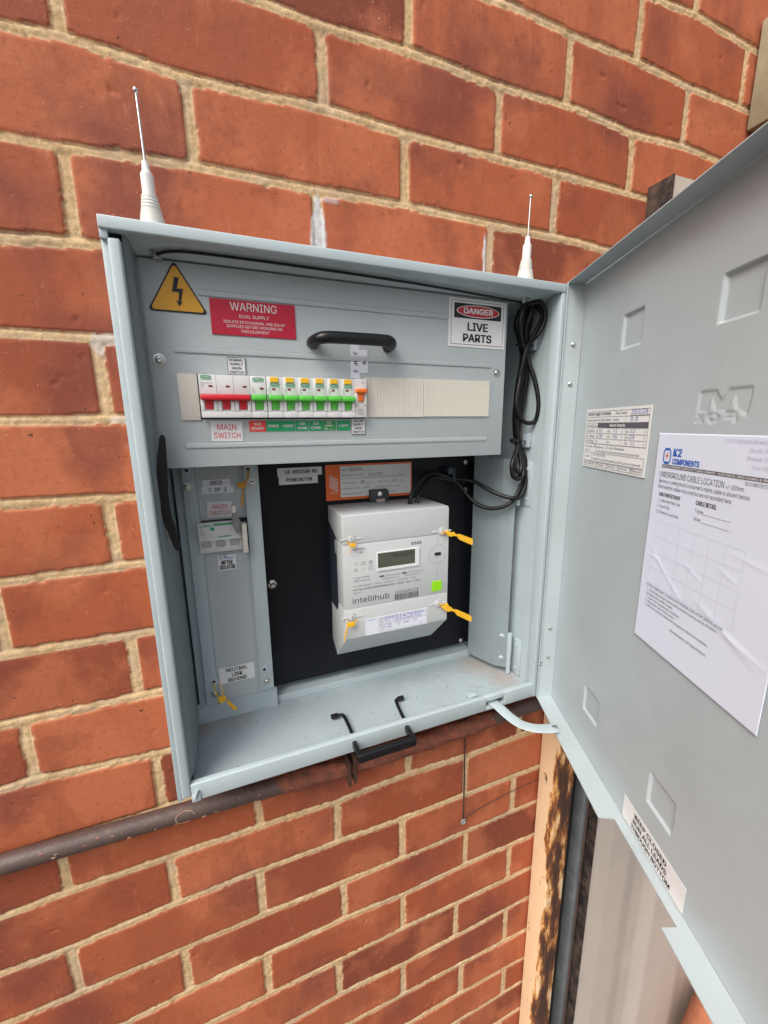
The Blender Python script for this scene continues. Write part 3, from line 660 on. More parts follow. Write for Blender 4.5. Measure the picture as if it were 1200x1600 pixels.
# --- black meter board
b = BM(); box(b, 0.0470, 0.4155, 0.0700, 0.0740, -0.7660, -0.3900, 0.0005); brd = part(C, 'meter_board', b, BLACKB)
for x, z in ((0.3974, -0.418), (0.3980, -0.4668), (0.3988, -0.7600)): screw(brd, x, z, 0.0699, 0.0036)
screw(brd, 0.0465, -0.7705, 0.0699, 0.0040)
b = BM(); lathe(b, [(0.0072, 0), (0.0072, 0.001), (0.0062, 0.001), (0.0062, 0.004)], (0.0560, 0.0699, -0.5910), (0, -1, 0), 6); lathe(b, [(0.0040, 0.004), (0.0042, 0.008), (0.0030, 0.010), (0.0005, 0.0106)], (0.0560, 0.0699, -0.5910), (0, -1, 0), 20)
part(brd, 'dome_bolt', b, CHROME, smooth=35)
b = BM(); box(b, 0.0500, 0.4150, 0.0600, 0.0890, -0.7899, -0.7780, 0.001); part(C, 'board_ledge', b, PAINT)
# --- folded hinge cover at right of the board
b = BM(); folded(b, [(0.4160, 0.066), (0.4031, 0.0516), (0.4235, 0.0000), (0.4390, -0.0150)], [-0.7780] * 4, [-0.4080, -0.4080, -0.4080, -0.4100]); fp = part(C, 'folded_cover', b, PAINT)
for x, y, z in ((0.4315, -0.0085, -0.430), (0.4320, -0.0090, -0.7180), (0.4320, -0.0090, -0.7600)):
    b = BM(); lathe(b, [(0.0042, 0), (0.0042, 0.0008), (0.0030, 0.0018), (0.0010, 0.0020)], (x, y, z), (-0.69, -0.72, 0), 20); part(fp, 'rivet_head', b, PAINT, smooth=40)
    b = BM(); lathe(b, [(0.0011, 0.0018), (0.0010, 0.0024)], (x, y, z), (-0.69, -0.72, 0), 10); part(fp, 'rivet_hole', b, DARK)
for z0, z1, ha, hb_ in ((-0.789, -0.722, -0.789, -0.7100), (-0.484, -0.412, -0.484, -0.430)):
    b = BM(); box(b, 0.4535, 0.4552, -0.0330, -0.0080, z0, z1, 0.0005)
    hp_ = part(C, 'hinge', b, PAINT, smooth=30)
    b = BM(); cyl(b, (0.4425, -0.0165, z0 + 0.001), (0.4425, -0.0165, (z0 + z1) / 2 - 0.001), 0.0038); cyl(b, (0.4425, -0.0165, (z0 + z1) / 2), (0.4425, -0.0165, z1 + 0.010), 0.0042)
    part(hp_, 'hinge_barrel', b, PAINT, smooth=40)
    for zz in (z0 + 0.012, z1 - 0.012):
        b = BM(); lathe(b, [(0.0030, 0), (0.0028, 0.0012), (0.0008, 0.0018)], (0.4534, -0.0215, zz), (-1, 0, 0), 16); part(hp_, 'rivet_head', b, PAINT, smooth=40)
# --- latch lever on the left inner side
b = BM()
pr = [(-0.0590, -0.363), (-0.0562, -0.3605), (-0.0535, -0.3640), (-0.0550, -0.395), (-0.0572, -0.425), (-0.0568, -0.445), (-0.0540, -0.467), (-0.0515, -0.486), (-0.0540, -0.4895), (-0.0575, -0.4875),
      (-0.0635, -0.462), (-0.0660, -0.4505), (-0.0705, -0.4500), (-0.0705, -0.4385), (-0.0660, -0.4370), (-0.0668, -0.4150), (-0.0705, -0.4145), (-0.0705, -0.4025), (-0.0655, -0.4010), (-0.0635, -0.385)]
prism(b, pr, 'y', -0.0520, -0.0485, 0.0010)
part(C, 'latch_lever', b, BLACKP, 'black plastic latch lever', smooth=35)
b = BM(); box(b, -0.0672, -0.0600, -0.046, -0.036, -0.424, -0.405, 0.001); box(b, -0.0672, -0.0600, -0.046, -0.036, -0.470, -0.440, 0.001); part(C, 'latch_bracket', b, STEEL, smooth=30)
b = BM(); box(b, -0.0674, -0.0668, -0.050, -0.046, -0.530, -0.500, 0.0002); part(C, 'latch_slot', b, mat('slot_glint', (0.75, 0.78, 0.78), 0.4))
# --- floor handle reaching through the bottom rim
hx = None
for x0, x1 in ((0.1290, 0.1400), (0.2295, 0.2215)):
    b = BM(); tube(b, [(x0 - 0.004 if x0 < 0.2 else x0 + 0.006, -0.0135, -0.7835), (x0 + 0.006 if x0 < 0.2 else x0 - 0.002, -0.0145, -0.7830), (x0 + 0.010 if x0 < 0.2 else x0 - 0.005, -0.0200, -0.7835), (x1, -0.050, -0.7850), (x1, -0.0625, -0.7855)], 0.003, n=10, smooth=4, flat=(0.0050, 0.0042, (0, 0, 1)))
    if hx is None: hx = part(C, 'floor_handle', b, BLACKP, 'black plastic pull handle through the bottom rim', smooth=50)
    else: part(hx, 'handle_arm', b, BLACKP, smooth=50)
b = BM()
for x in (0.1385, 0.2190):
    box(b, x - 0.0030, x + 0.0030, -0.0935, -0.0700, -0.7950, -0.7845, 0.0012)
box(b, 0.1352, 0.2223, -0.1000, -0.0915, -0.7972, -0.7842, 0.0024, 3)
part(hx, 'handle_bar', b, BLACKP, smooth=50)
for x0, s in ((0.1255, 1), (0.2345, 1)):
    b = BM(); box(b, x0 - 0.0055, x0 + 0.0055, -0.0165, -0.0100, -0.7865, -0.7805, 0.0016, 3); part(hx, 'handle_foot', b, BLACKP, smooth=50)
# --- door stay arm
b = BM(); tube(b, [(0.372, -0.045, -0.7935), (0.3765, -0.080, -0.7940), (0.3785, -0.1000, -0.7950), (0.3845, -0.1210, -0.7960), (0.3990, -0.1355, -0.7965), (0.4150, -0.1425, -0.7970), (0.4290, -0.1462, -0.7970)], 0.004, n=12, smooth=6, flat=(0.0185, 0.0022, (0, 0, 1)))
st = part(C, 'stay_arm', b, PAINT, smooth=50)
b = BM(); lathe(b, [(0.0038, 0), (0.0038, 0.0014), (0.0026, 0.0022), (0.0004, 0.0024)], (0.4270, -0.1455, -0.7960), (0, 0, 1), 18); part(st, 'stay_pin', b, STEEL, smooth=40)

# --- DOOR (local frame: s along the door, t away from the viewer, z up)
def in_poly(X, Z, poly):
    c = np.zeros(X.shape, bool); n = len(poly)
    for i in range(n):
        x0, z0 = poly[i]; x1, z1 = poly[(i + 1) % n]
        if z0 == z1: continue
        hit = ((z0 > Z) != (z1 > Z)) & (X < (x1 - x0) * (Z - z0) / (z1 - z0) + x0); c ^= hit
    return c
ds = np.arange(0, 0.545, 0.0011); dz = np.arange(-0.8030, -0.1660, 0.0011)
DS, DZ = np.meshgrid(ds, dz, indexing='ij')
rec = np.zeros(DS.shape)
def recess(x0, x1, z0, z1, dep=0.0042):
    global rec
    d = np.minimum(np.minimum(DS - x0, x1 - DS), np.minimum(DZ - z0, z1 - DZ))
    rec = np.maximum(rec, dep * sstep(-0.0006, 0.0016, d))
for x0, z0, dep in ((0.1060, -0.2705, 0.0028), (0.2510, -0.2755, 0.0038), (0.1040, -0.7460, 0.0028), (0.2500, -0.7460, 0.0028)): recess(x0, x0 + 0.0385, z0, z0 + 0.0370, dep)
mx0, mx1, mz0, mz1 = 0.2420, 0.2955, -0.3455, -0.3285; mw = mx1 - mx0
mpoly = [(mx0, mz0), (mx0 + 0.001, mz1), (mx0 + 0.35 * mw, mz1), (mx0 + 0.47 * mw, mz1 - 0.008), (mx0 + 0.60 * mw, mz1), (mx1, mz1), (mx1 - 0.001, mz0 - 0.004), (mx1 - 0.012, mz0), (mx1 - 0.016, mz1 - 0.006), (mx0 + 0.58 * mw, mz0), (mx0 + 0.36 * mw, mz0), (mx0 + 0.27 * mw, mz1 - 0.006), (mx0 + 0.22 * mw, mz0)]
mm = in_poly(DS, DZ, mpoly).astype(float)
for _ in range(1): mm = (mm + np.roll(mm, 1, 0) + np.roll(mm, -1, 0) + np.roll(mm, 1, 1) + np.roll(mm, -1, 1)) / 5
rec = np.maximum(rec, 0.0010 * mm)
# mirrored letters under the M
def bar(x0, z0, x1, z1, w):
    d = np.array([x1 - x0, z1 - z0]); L_ = np.hypot(*d); t = np.clip(((DS - x0) * d[0] + (DZ - z0) * d[1]) / L_ ** 2, 0, 1)
    return np.hypot(DS - x0 - t * d[0], DZ - z0 - t * d[1]) < w
lt = bar(0.2430, -0.3535, 0.2490, -0.3475, 0.0014) | bar(0.2490, -0.3535, 0.2430, -0.3475, 0.0014)
lt |= (np.abs(np.hypot((DS - 0.2610) / 1.55, DZ + 0.3505) - 0.0030) < 0.0013)
lt |= bar(0.2840, -0.3535, 0.2840, -0.3470, 0.0014) | bar(0.2740, -0.3474, 0.2840, -0.3474, 0.0013) | bar(0.2750, -0.3505, 0.2840, -0.3505, 0.0012)
lf = lt.astype(float); lf = (lf + np.roll(lf, 1, 0) + np.roll(lf, -1, 0) + np.roll(lf, 1, 1) + np.roll(lf, -1, 1)) / 5
rec = np.maximum(rec, 0.0008 * lf)
HT = 0.025 + rec + 0.0008 * (fbm(DS, DZ, 4, 301, 2) * 0 + vnoise(DS, DZ, 4, 301) + 0.5)
dme = grid_mesh('door_sheet', ds, dz, HT, np.ones((len(ds) - 1, len(dz) - 1), bool), {}, sign=1.0)
dme.materials.append(PAINT_D)
DO = bpy.data.objects.new('door', None); COL.objects.link(DO); DO.parent = C
DO.location = Vector((HX, HY, 0)) - BASE[C.name]; DO.rotation_euler = (0, 0, -PHI); BASE[DO.name] = Vector((0, 0, 0))
# the door is a part of the cabinet; its sheet carries the flanges and screws as sub-parts
bpy.data.objects.remove(DO)
door = bpy.data.objects.new('door', dme); COL.objects.link(door); door.parent = C
door.location = Vector((HX, HY, 0)) - BASE[C.name]; door.rotation_euler = (0, 0, -PHI); BASE[door.name] = Vector((0, 0, 0))
door['label'] = 'open grey-blue steel door'
b = BM(); box(b, 0.0, 0.0012, 0.0, 0.0252, -0.8040, -0.1655, 0.0004); box(b, -0.0008, 0.0040, -0.0008, 0.0004, -0.8040, -0.1655, 0.0003); part(door, 'hinge_flange', b, PAINT_D)
b = BM(); box(b, 0.0014, 0.545, 0.0, 0.0248, -0.1668, -0.1655, 0.0003); part(door, 'top_flange', b, PAINT_D)
b = BM(); prism(b, [(0.0014, 0.0250), (0.545, 0.0250), (0.545, 0.0), (0.3258, 0.0), (0.3254, 0.0142), (0.2207, 0.0136), (0.2190, -0.004), (0.0014, 0.0)], 'z', -0.8045, -0.8030); part(door, 'bottom_flange', b, PAINT_D)
b = BM(); box(b, 0.5437, 0.545, 0.0, 0.0248, -0.8028, -0.1670, 0.0003); part(door, 'latch_flange', b, PAINT_D)
for z in (-0.2454, -0.2986, -0.6785, -0.7300):
    b = BM(); lathe(b, [(0.0031, 0), (0.0029, 0.0012), (0.0016, 0.0020), (0.0012, 0.0012), (0.0002, 0.0012)], (0.0013, 0.0140, z), (1, 0, 0), 18); part(door, 'rivet_head', b, STEEL, smooth=40)
b = BM(); box(b, 0.0010, 0.0014, -0.0006, 0.0060, -0.7412, -0.7400); box(b, 0.0010, 0.0014, -0.0006, 0.0060, -0.7462, -0.7450); part(door, 'louvre_slot', b, DARK)

# ================================================================== ANTENNAS
def antenna(x, y, zt_, tilt, label):
    a = thing('antenna', label, 'antenna', (x, y, CZT), group='whip antennas on top of the meter box')
    ax = Vector((tilt, 0, 1)).normalized(); o = Vector((x, y, CZT - 0.0002))
    b = BM(); lathe(b, [(0.0145, 0), (0.0145, 0.002), (0.0120, 0.010), (0.0105, 0.018), (0.0095, 0.023), (0.0095, 0.0235), (0.0087, 0.024), (0.0090, 0.0255), (0.0084, 0.027), (0.0087, 0.0285), (0.0080, 0.030), (0.0082, 0.0315), (0.0075, 0.033), (0.0077, 0.0345), (0.0070, 0.037), (0.0062, 0.0372)], o, ax)
    part(a, 'antenna_boot', b, ANTG, smooth=30)
    b = BM(); lathe(b, [(0.0060, 0.0365), (0.0058, 0.055), (0.0038, 0.058), (0.0032, 0.066), (0.0018, 0.0665)], o, ax); part(a, 'antenna_sleeve', b, ANTW, smooth=30)
    b = BM(); cyl(b, o + ax * 0.060, o + ax * zt_, 0.0013, 0.0011, 12); part(a, 'whip_rod', b, CHROME, smooth=60)
    b = BM(); bmesh.ops.create_uvsphere(b, u_segments=16, v_segments=10, radius=0.0028, matrix=Matrix.Translation(o + ax * zt_)); part(a, 'tip_ball', b, CHROME, smooth=60)
    b = BM(); lathe(b, [(0.009, -0.014), (0.009, -0.008)], (x, y, CZT), (0, 0, 1), 6); cyl(b, (x, y, CZT - 0.020), (x, y, CZT - 0.007), 0.0045); part(a, 'mounting_nut', b, STEEL, smooth=30)
    return a
antenna(-0.0435, -0.034, 0.124, -0.018, 'white and grey whip antenna on the box top above the yellow triangle sign')
antenna(0.4170, -0.034, 0.115, 0.020, 'white and grey whip antenna on the box top above the coiled black cables')

# ================================================================== BREAKERS
YF = -0.0405
def breaker_body(w, x0, poles):
    b = BM()
    box(b, x0 + 0.00015, x0 + w - 0.00015, YF, -0.0300, -0.3185, -0.2975, 0.0004)
    box(b, x0 + 0.00015, x0 + w - 0.00015, YF + 0.0020, -0.0300, -0.3368, -0.3184)
    box(b, x0 + 0.00015, x0 + w - 0.00015, YF - 0.0003, -0.0300, -0.3436, -0.3366, 0.0005)
    for i in range(poles):
        q = x0 + i * 0.0178
        box(b, q + 0.0002, q + 0.0042, YF - 0.0008, -0.032, -0.3366, -0.3255, 0.0007); box(b, q + 0.0136, q + 0.0176, YF - 0.0008, -0.032, -0.3366, -0.3255, 0.0007)
    return b
def toggle(x0, w, m, poles=1):
    b = BM()
    box(b, x0 + 0.0006, x0 + w - 0.0006, YF - 0.0065, YF + 0.001, -0.3250, -0.3190, 0.0018, 3)
    for i in range(poles):
        for j in range(4):
            box(b, x0 + i * 0.0178 + 0.0050, x0 + i * 0.0178 + 0.0128, YF - 0.0012 + j * 0.0004, YF + 0.002, -0.3272 - j * 0.0024, -0.3250 - j * 0.0024, 0.0004)
    return b
def tlogo(b, xc, z, w): 
    T(b, 'TRADER', xc, z, 0.0022, YF - 0.0004, w=w, bold=0.02)
    pts = [(xc + w * 0.55 * math.cos(t), z + 0.0009 + 0.0026 * math.sin(t)) for t in np.linspace(0.15 * math.pi, 0.85 * math.pi, 9)]
    for p, q in zip(pts, pts[1:]): line(b, p[0], p[1], q[0], q[1], YF - 0.0004, 0.0007)
    line(b, xc - w * 0.5, z - 0.0009, xc + w * 0.5, z - 0.0009, YF - 0.0004, 0.0005)
X0 = -0.0165
ms = thing('main_breaker', 'three-pole breaker with the long red toggle bar, first in the row', 'circuit breaker', (X0 + 0.0267, -0.036, -0.3436))
part(ms, 'housing', breaker_body(0.0534, X0, 3), BRKP, smooth=30)
part(ms, 'toggle', toggle(X0, 0.0534, REDP, 3), REDP, smooth=40)
b = BM(); tlogo(b, X0 + 0.0075, -0.3020, 0.0115); part(ms, 'green_mark', b, INKGR)
b = BM(); T(b, 'MAINSWITCH', X0 + 0.0015, -0.3072, 0.0011, YF - 0.0003, 'l', w=0.012); T(b, '100A', X0 + 0.0015, -0.3095, 0.0012, YF - 0.0003, 'l'); T(b, '415V', X0 + 0.0015, -0.3116, 0.0009, YF - 0.0003, 'l'); T(b, '1  3', X0 + 0.021, -0.3160, 0.0010, YF - 0.0003, 'l')
line(b, X0 + 0.0178, -0.3184, X0 + 0.0178, -0.2978, YF - 0.0002, 0.00025); line(b, X0 + 0.0356, -0.3184, X0 + 0.0356, -0.2978, YF - 0.0002, 0.00025)
part(ms, 'printing', b, INKG)
for i in range(3):
    b = BM(); box(b, X0 + 0.0098 + i * 0.0178, X0 + 0.0138 + i * 0.0178, YF - 0.0003, YF + 0.001, -0.3108, -0.3088); part(ms, 'indicator_window', b, mat('indicator_red', (0.20, 0.02, 0.03), 0.3))
def mcb(x0, rcbo, label, group):
    t = thing('circuit_breaker', label, 'circuit breaker', (x0 + 0.0089, -0.036, -0.3436), group=group)
    part(t, 'housing', breaker_body(0.0178, x0, 1), BRKP, smooth=30)
    part(t, 'toggle', toggle(x0, 0.0178, GREENP), GREENP, smooth=40)
    if rcbo:
        b = BM(); box(b, x0 + 0.0040, x0 + 0.0134, YF - 0.0014, YF + 0.001, -0.3040, -0.2984, 0.0004); part(t, 'test_button', b, YELP)
        b = BM(); tlogo(b, x0 + 0.0089, -0.3082, 0.0112); part(t, 'green_mark', b, INKGR); zz = -0.3128
        b = BM(); box(b, x0 + 0.0058, x0 + 0.0096, YF - 0.0003, YF + 0.001, zz, zz + 0.0022); part(t, 'indicator_window', b, bpy.data.materials['indicator_red'])
    else:
        b = BM(); tlogo(b, x0 + 0.0089, -0.3030, 0.0125); part(t, 'green_mark', b, INKGR)
        b = BM(); box(b, x0 + 0.0105, x0 + 0.0145, YF - 0.0003, YF + 0.001, -0.3124, -0.3102); part(t, 'indicator_window', b, bpy.data.materials['indicator_red'])
    b = BM()
    for i in range(4): T(b, ('C20', '230V', '6000', '30mA')[i], x0 + 0.0016, -0.3112 - i * 0.0019, 0.0010, YF - 0.0003, 'l'); T(b, ('OM', '-T-', 'N', '1')[i], x0 + 0.0128, -0.3112 - i * 0.0019, 0.0009, YF - 0.0003, 'l')
    part(t, 'printing', b, INKG)
    return t
mcb(X0 + 0.0534, False, 'single green breaker without a yellow button, beside the red toggle bar', None)
r1 = mcb(X0 + 0.0716, True, 'green breaker with yellow button nearest the red toggle bar', 'green breakers with yellow test buttons')
names = ['second green breaker with a yellow button counting from the red toggle bar', 'third green breaker with a yellow button, above the first AIR COND label', 'fourth green breaker with a yellow button, above the second AIR COND label',
         'fifth green breaker with a yellow button, above the small dark green AIR COND label', 'green breaker with yellow button beside the orange switch, above the LIGHT label']
for i, nm in enumerate(names): copy_tree(r1, ((i + 1) * 0.01765, 0, 0), nm)
XS = X0 + 0.0716 + 6 * 0.01765
sb = thing('solar_breaker', 'grey breaker with orange toggle at the end of the breaker row', 'circuit breaker', (XS + 0.0075, -0.036, -0.3436))
b = BM(); box(b, XS, XS + 0.0158, YF + 0.0005, -0.0300, -0.3436, -0.2968, 0.0008); box(b, XS, XS + 0.0040, YF - 0.001, -0.032, -0.3290, -0.3150, 0.001); box(b, XS + 0.0118, XS + 0.0158, YF - 0.001, -0.032, -0.3290, -0.3150, 0.001)
part(sb, 'housing', b, WHITEP, smooth=30)
b = BM(); box(b, XS + 0.0008, XS + 0.0150, YF - 0.0060, YF + 0.002, -0.3142, -0.3090, 0.0016, 3); box(b, XS + 0.0045, XS + 0.0110, YF - 0.0020, YF + 0.002, -0.3240, -0.3140, 0.0008); part(sb, 'toggle', b, ORANGEP, smooth=40)
b = BM(); T(b, 'hager', XS + 0.011, -0.3020, 0.0012, YF, 'c'); T(b, 'C20', XS + 0.0030, -0.3050, 0.0012, YF, 'c'); frame(b, XS + 0.0045, XS + 0.0105, -0.3400, -0.3350, YF, 0.0003); T(b, 'MUN520A', XS + 0.0075, -0.3342, 0.0009, YF, 'c'); T(b, '6000', XS + 0.0075, -0.3384, 0.0013, YF, 'c'); part(sb, 'printing', b, INKG)

# ================================================================== SIGNS ON THE ESCUTCHEON
YS = -0.0302
def sign(name, label, x0, x1, z0, z1, m, y=YS, th=0.0006, fr='W', group=None, cat='label', bev=0.0, rot=0.0):
    t = thing(name, label, cat, ((x0 + x1) / 2, y, z0), fr, group)
    b = BM(); box(b, x0, x1, y - th, y, z0, z1, bev); 
    if rot: bmesh.ops.rotate(b, cent=((x0 + x1) / 2, y, (z0 + z1) / 2), matrix=Matrix.Rotation(rot, 3, 'Y'), verts=b.verts[:])
    part(t, 'plate', b, m); return t, y - th - 0.0003
# yellow triangle
t = thing('hazard_sign', 'yellow triangle sign with black lightning bolt at the top corner of the panel', 'warning sign', (-0.028, YS, -0.236))
def tri(cx, cz, r, rr=0.0025):
    P = []
    for k in range(3):
        a = math.pi / 2 + k * 2 * math.pi / 3
        for d in (-0.5, -0.25, 0, 0.25, 0.5):
            P.append((cx + (r - 2 * rr) * math.cos(a) + 2 * rr * 0.5 * math.cos(a + d * 2), cz + (r - 2 * rr) * math.sin(a) + 2 * rr * 0.5 * math.sin(a + d * 2)))
    return P
b = BM(); prism(b, tri(-0.0290, -0.2180, 0.0335), 'y', YS - 0.0006, YS); part(t, 'black_border', b, INK)
b = BM(); prism(b, tri(-0.0290, -0.2180, 0.0305), 'y', YS - 0.0009, YS - 0.0006); part(t, 'yellow_face', b, SIGNY)
b = BM(); z_ = -0.2180; x_ = -0.0290
prism(b, [(x_ - 0.001, z_ + 0.0175), (x_ + 0.0035, z_ + 0.0170), (x_ + 0.0005, z_ + 0.0065), (x_ + 0.0065, z_ + 0.0065), (x_ + 0.0032, z_ - 0.0065), (x_ + 0.0052, z_ - 0.0058), (x_ + 0.0012, z_ - 0.0110), (x_ - 0.0012, z_ - 0.0055), (x_ + 0.0010, z_ - 0.0058), (x_ + 0.0022, z_ + 0.0030), (x_ - 0.0045, z_ + 0.0030)], 'y', YS - 0.0012, YS - 0.0009)
part(t, 'lightning_bolt', b, INK)
t, y = sign('warning_sign', 'red WARNING dual supply plate beside the yellow triangle', 0.0019, 0.0935, -0.2540, -0.2172, SIGNR, th=0.0012, cat='warning sign', bev=0.0003)
b = BM(); xc = 0.0477
T(b, 'WARNING', xc, -0.2280, 0.0082, y, w=0.050); T(b, 'DUAL SUPPLY', xc, -0.2355, 0.0034, y, w=0.032)
T(b, 'ISOLATE BOTH NORMAL AND SOLAR', xc, -0.2415, 0.0029, y, w=0.066); T(b, 'SUPPLIES BEFORE WORKING ON', xc, -0.2460, 0.0029, y, w=0.060); T(b, 'THIS EQUIPMENT', xc, -0.2508, 0.0029, y, w=0.031); part(t, 'lettering', b, INKW)
t, y = sign('danger_sign', 'cream DANGER LIVE PARTS sign at the top of the panel by the cables', 0.2982, 0.3900, -0.2492, -0.1878, CARDC, cat='warning sign')
b = BM(); frame(b, 0.3020, 0.3862, -0.2458, -0.1908, y, 0.0005); rect(b, 0.3062, 0.3822, -0.2125, -0.1938, y); T(b, 'LIVE', 0.3442, -0.2276, 0.0098, y, w=0.032, bold=0.03); T(b, 'PARTS', 0.3442, -0.2420, 0.0098, y, w=0.0455, bold=0.03); part(t, 'black_print', b, INK)
b = BM(); prism(b, [(0.3442 + 0.0345 * math.cos(a), -0.2032 + 0.0078 * math.sin(a)) for a in np.linspace(0, 2 * math.pi, 40, endpoint=False)], 'y', y - 0.0004, y - 0.0002); part(t, 'white_oval', b, INKW)
b = BM(); prism(b, [(0.3442 + 0.0333 * math.cos(a), -0.2032 + 0.0068 * math.sin(a)) for a in np.linspace(0, 2 * math.pi, 40, endpoint=False)], 'y', y - 0.0007, y - 0.0005); part(t, 'red_oval', b, mat('danger_red', (0.50, 0.02, 0.03), 0.4))
b = BM(); T(b, 'DANGER', 0.3442, -0.2064, 0.0068, y - 0.0010, w=0.0465, bold=0.03); part(t, 'lettering', b, INKW)
def small(name, label, x0, x1, z0, z1, lines, mp_, mi, h, y=YS, ws=None, bold=0.01, th=0.0005, fr='W', group=None, cat='label', gap=None, border=True, rot=0):
    t, yy = sign(name, label, x0, x1, z0, z1, mp_, y=y, th=th, fr=fr, group=group, cat=cat, rot=rot)
    b = BM(); n = len(lines); H_ = z1 - z0; step = gap or H_ / n; top = (z0 + z1) / 2 + step * n / 2
    for i, s in enumerate(lines):
        zc = top - (i + 0.5) * step; T(b, s, (x0 + x1) / 2, zc - h / 2, h, yy, w=(ws[i] if ws else None), bold=bold)
    if border: frame(b, x0 + 0.0003, x1 - 0.0003, z0 + 0.0003, z1 - 0.0003, yy, 0.0005)
    if rot: bmesh.ops.rotate(b, cent=((x0 + x1) / 2, y, (z0 + z1) / 2), matrix=Matrix.Rotation(rot, 3, 'Y'), verts=b.verts[:])
    part(t, 'lettering', b, mi); return t
small('switch_label', 'small white NORMAL SUPPLY MAIN SWITCH tag above the red toggle bar', 0.0148, 0.0343, -0.2962, -0.2772, ['NORMAL', 'SUPPLY', 'MAIN', 'SWITCH'], CARD, INK, 0.0027, ws=[0.0150, 0.0140, 0.0100, 0.0150], gap=0.0044, th=0.0010)
small('switch_label', 'small white SOLAR SUPPLY MAIN SWITCH tag below the orange toggle', 0.1583, 0.1773, -0.3648, -0.3446, ['SOLAR', 'SUPPLY', 'MAIN', 'SWITCH'], CARD, INK, 0.0028, ws=[0.0130, 0.0140, 0.0100, 0.0150], gap=0.0046, th=0.0010, y=-0.0303)
small('switch_label', 'white MAIN SWITCH label in red letters on the upper panel', -0.0085, 0.0255, -0.3702, -0.3472, ['MAIN', 'SWITCH'], CARD, INKR, 0.0063, ws=[0.0205, 0.0285], gap=0.0095, border=False, bold=0.0, rot=0.02)
for (x0, x1, m_, ls, lab, mi) in ((0.0335, 0.0522, SIGNRED2, ['SUB', 'BOARD'], 'bright red SUB BOARD label at the start of the green label row', INKW), (0.0525, 0.0697, SIGNG, ['POWER'], 'green POWER label next to the red SUB BOARD label', INKW),
        (0.0699, 0.0866, SIGNG, ['POWER'], 'green POWER label next to the first AIR COND label', INKW), (0.0876, 0.1034, SIGNG, ['AIR', 'COND'], 'green AIR COND label next to a POWER label', INKW),
        (0.1046, 0.1204, SIGNG, ['AIR', 'COND'], 'green AIR COND label between the other two AIR COND labels', INKW), (0.1206, 0.1380, SIGNG2, ['AIR', 'COND.', 'N1 ____'], 'darker green three-line AIR COND label before the LIGHT label', INKW), (0.1396, 0.1572, SIGNG, ['LIGHT'], 'green LIGHT label beside the white solar tag', INKW)):
    n = len(ls); w_ = {1: 0.0122, 2: None, 3: None}[n]
    small('circuit_label', lab, x0, x1, -0.3596, -0.3472, ls, m_, mi, {1: 0.0030, 2: 0.0030, 3: 0.0025}[n], ws=[w_] * n if w_ else None, gap={1: 0.012, 2: 0.0050, 3: 0.0038}[n], border=False, group='circuit labels below the breakers', bold=0.015)
# PV / 2 OF 2 turned tape
t = thing('tape_label', 'white PV 2 OF 2 tape label turned sideways under the grip handle', 'label', (0.170, YS, -0.2955))
b = BM(); box(b, 0.1597, 0.1715, YS - 0.0004, YS, -0.2953, -0.2545); part(t, 'tape_strip', b, CARDP)
b = BM(); box(b, 0.1717, 0.1822, YS - 0.0006, YS, -0.2888, -0.2610); part(t, 'tape_strip', b, CARDP)
b = BM(); T(b, '2 OF 2', 0.1640, -0.2762, 0.0042, YS - 0.0007, rot=-math.pi / 2, w=0.0240, bold=0.02); T(b, 'PV', 0.1752, -0.2752, 0.0042, YS - 0.0009, rot=-math.pi / 2, bold=0.02); part(t, 'lettering', b, INK)

# ================================================================== ISOLATOR AREA
t = thing('isolator_switch', 'three-pole meter isolator with a padlock lever, in the lower left compartment', 'isolator', (-0.010, 0.045, -0.5226))
YI = 0.0380
b = BM(); box(b, -0.0380, 0.0165, YI, 0.0500, -0.5020, -0.4800, 0.0006); box(b, -0.0380, 0.0165, YI + 0.004, 0.0500, -0.5225, -0.5018, 0.0006); box(b, -0.0380, 0.0165, YI - 0.0012, YI + 0.01, -0.5048, -0.5000, 0.0008)
part(t, 'housing', b, BRKP, smooth=30)
b = BM(); box(b, -0.0400, 0.0270, 0.0470, 0.0495, -0.5240, -0.4785); part(t, 'cutout', b, DARK)
b = BM(); rect(b, -0.0180, 0.0120, -0.4842, -0.4815, YI - 0.0004); rect(b, -0.0220, -0.0175, -0.4905, -0.4862, YI - 0.0004); rect(b, -0.0130, 0.0030, -0.5005, -0.4992, YI - 0.0016); T(b, 'CLIPSAL', -0.0275, -0.4848, 0.0025, YI - 0.0004, w=0.016, bold=0.03); part(t, 'green_mark', b, INKGR)
b = BM(); T(b, '100A', -0.0360, -0.4880, 0.0014, YI - 0.0004, 'l'); T(b, '415V', -0.0360, -0.4905, 0.0013, YI - 0.0004, 'l'); T(b, 'AC-22A', -0.0360, -0.4930, 0.0013, YI - 0.0004, 'l'); T(b, 'IEC 60947', -0.0360, -0.4955, 0.0012, YI - 0.0004, 'l'); part(t, 'printing', b, INKG)
for i in range(3):
    xc = -0.0290 + i * 0.0180
    b = BM(); lathe(b, [(0.0064, -0.0005), (0.0064, 0.0008), (0.0056, 0.0010), (0.0050, 0.0003), (0.0001, 0.0003)], (xc, YI + 0.0040, -0.5110), (0, -1, 0), 24); part(t, 'terminal_port', b, mat('port_grey', (0.42, 0.43, 0.44), 0.4), smooth=40)
    b = BM(); box(b, xc - 0.0052, xc + 0.0052, YI + 0.0024, YI + 0.0040, -0.5178, -0.5155, 0.0005); part(t, 'terminal_port', b, ANTW, smooth=40)
b = BM(); box(b, 0.0168, 0.0240, YI - 0.0080, 0.0500, -0.5250, -0.4835, 0.0014, 3); part(t, 'lever_base', b, mat('lever_white', (0.66, 0.64, 0.57), 0.4), smooth=40)
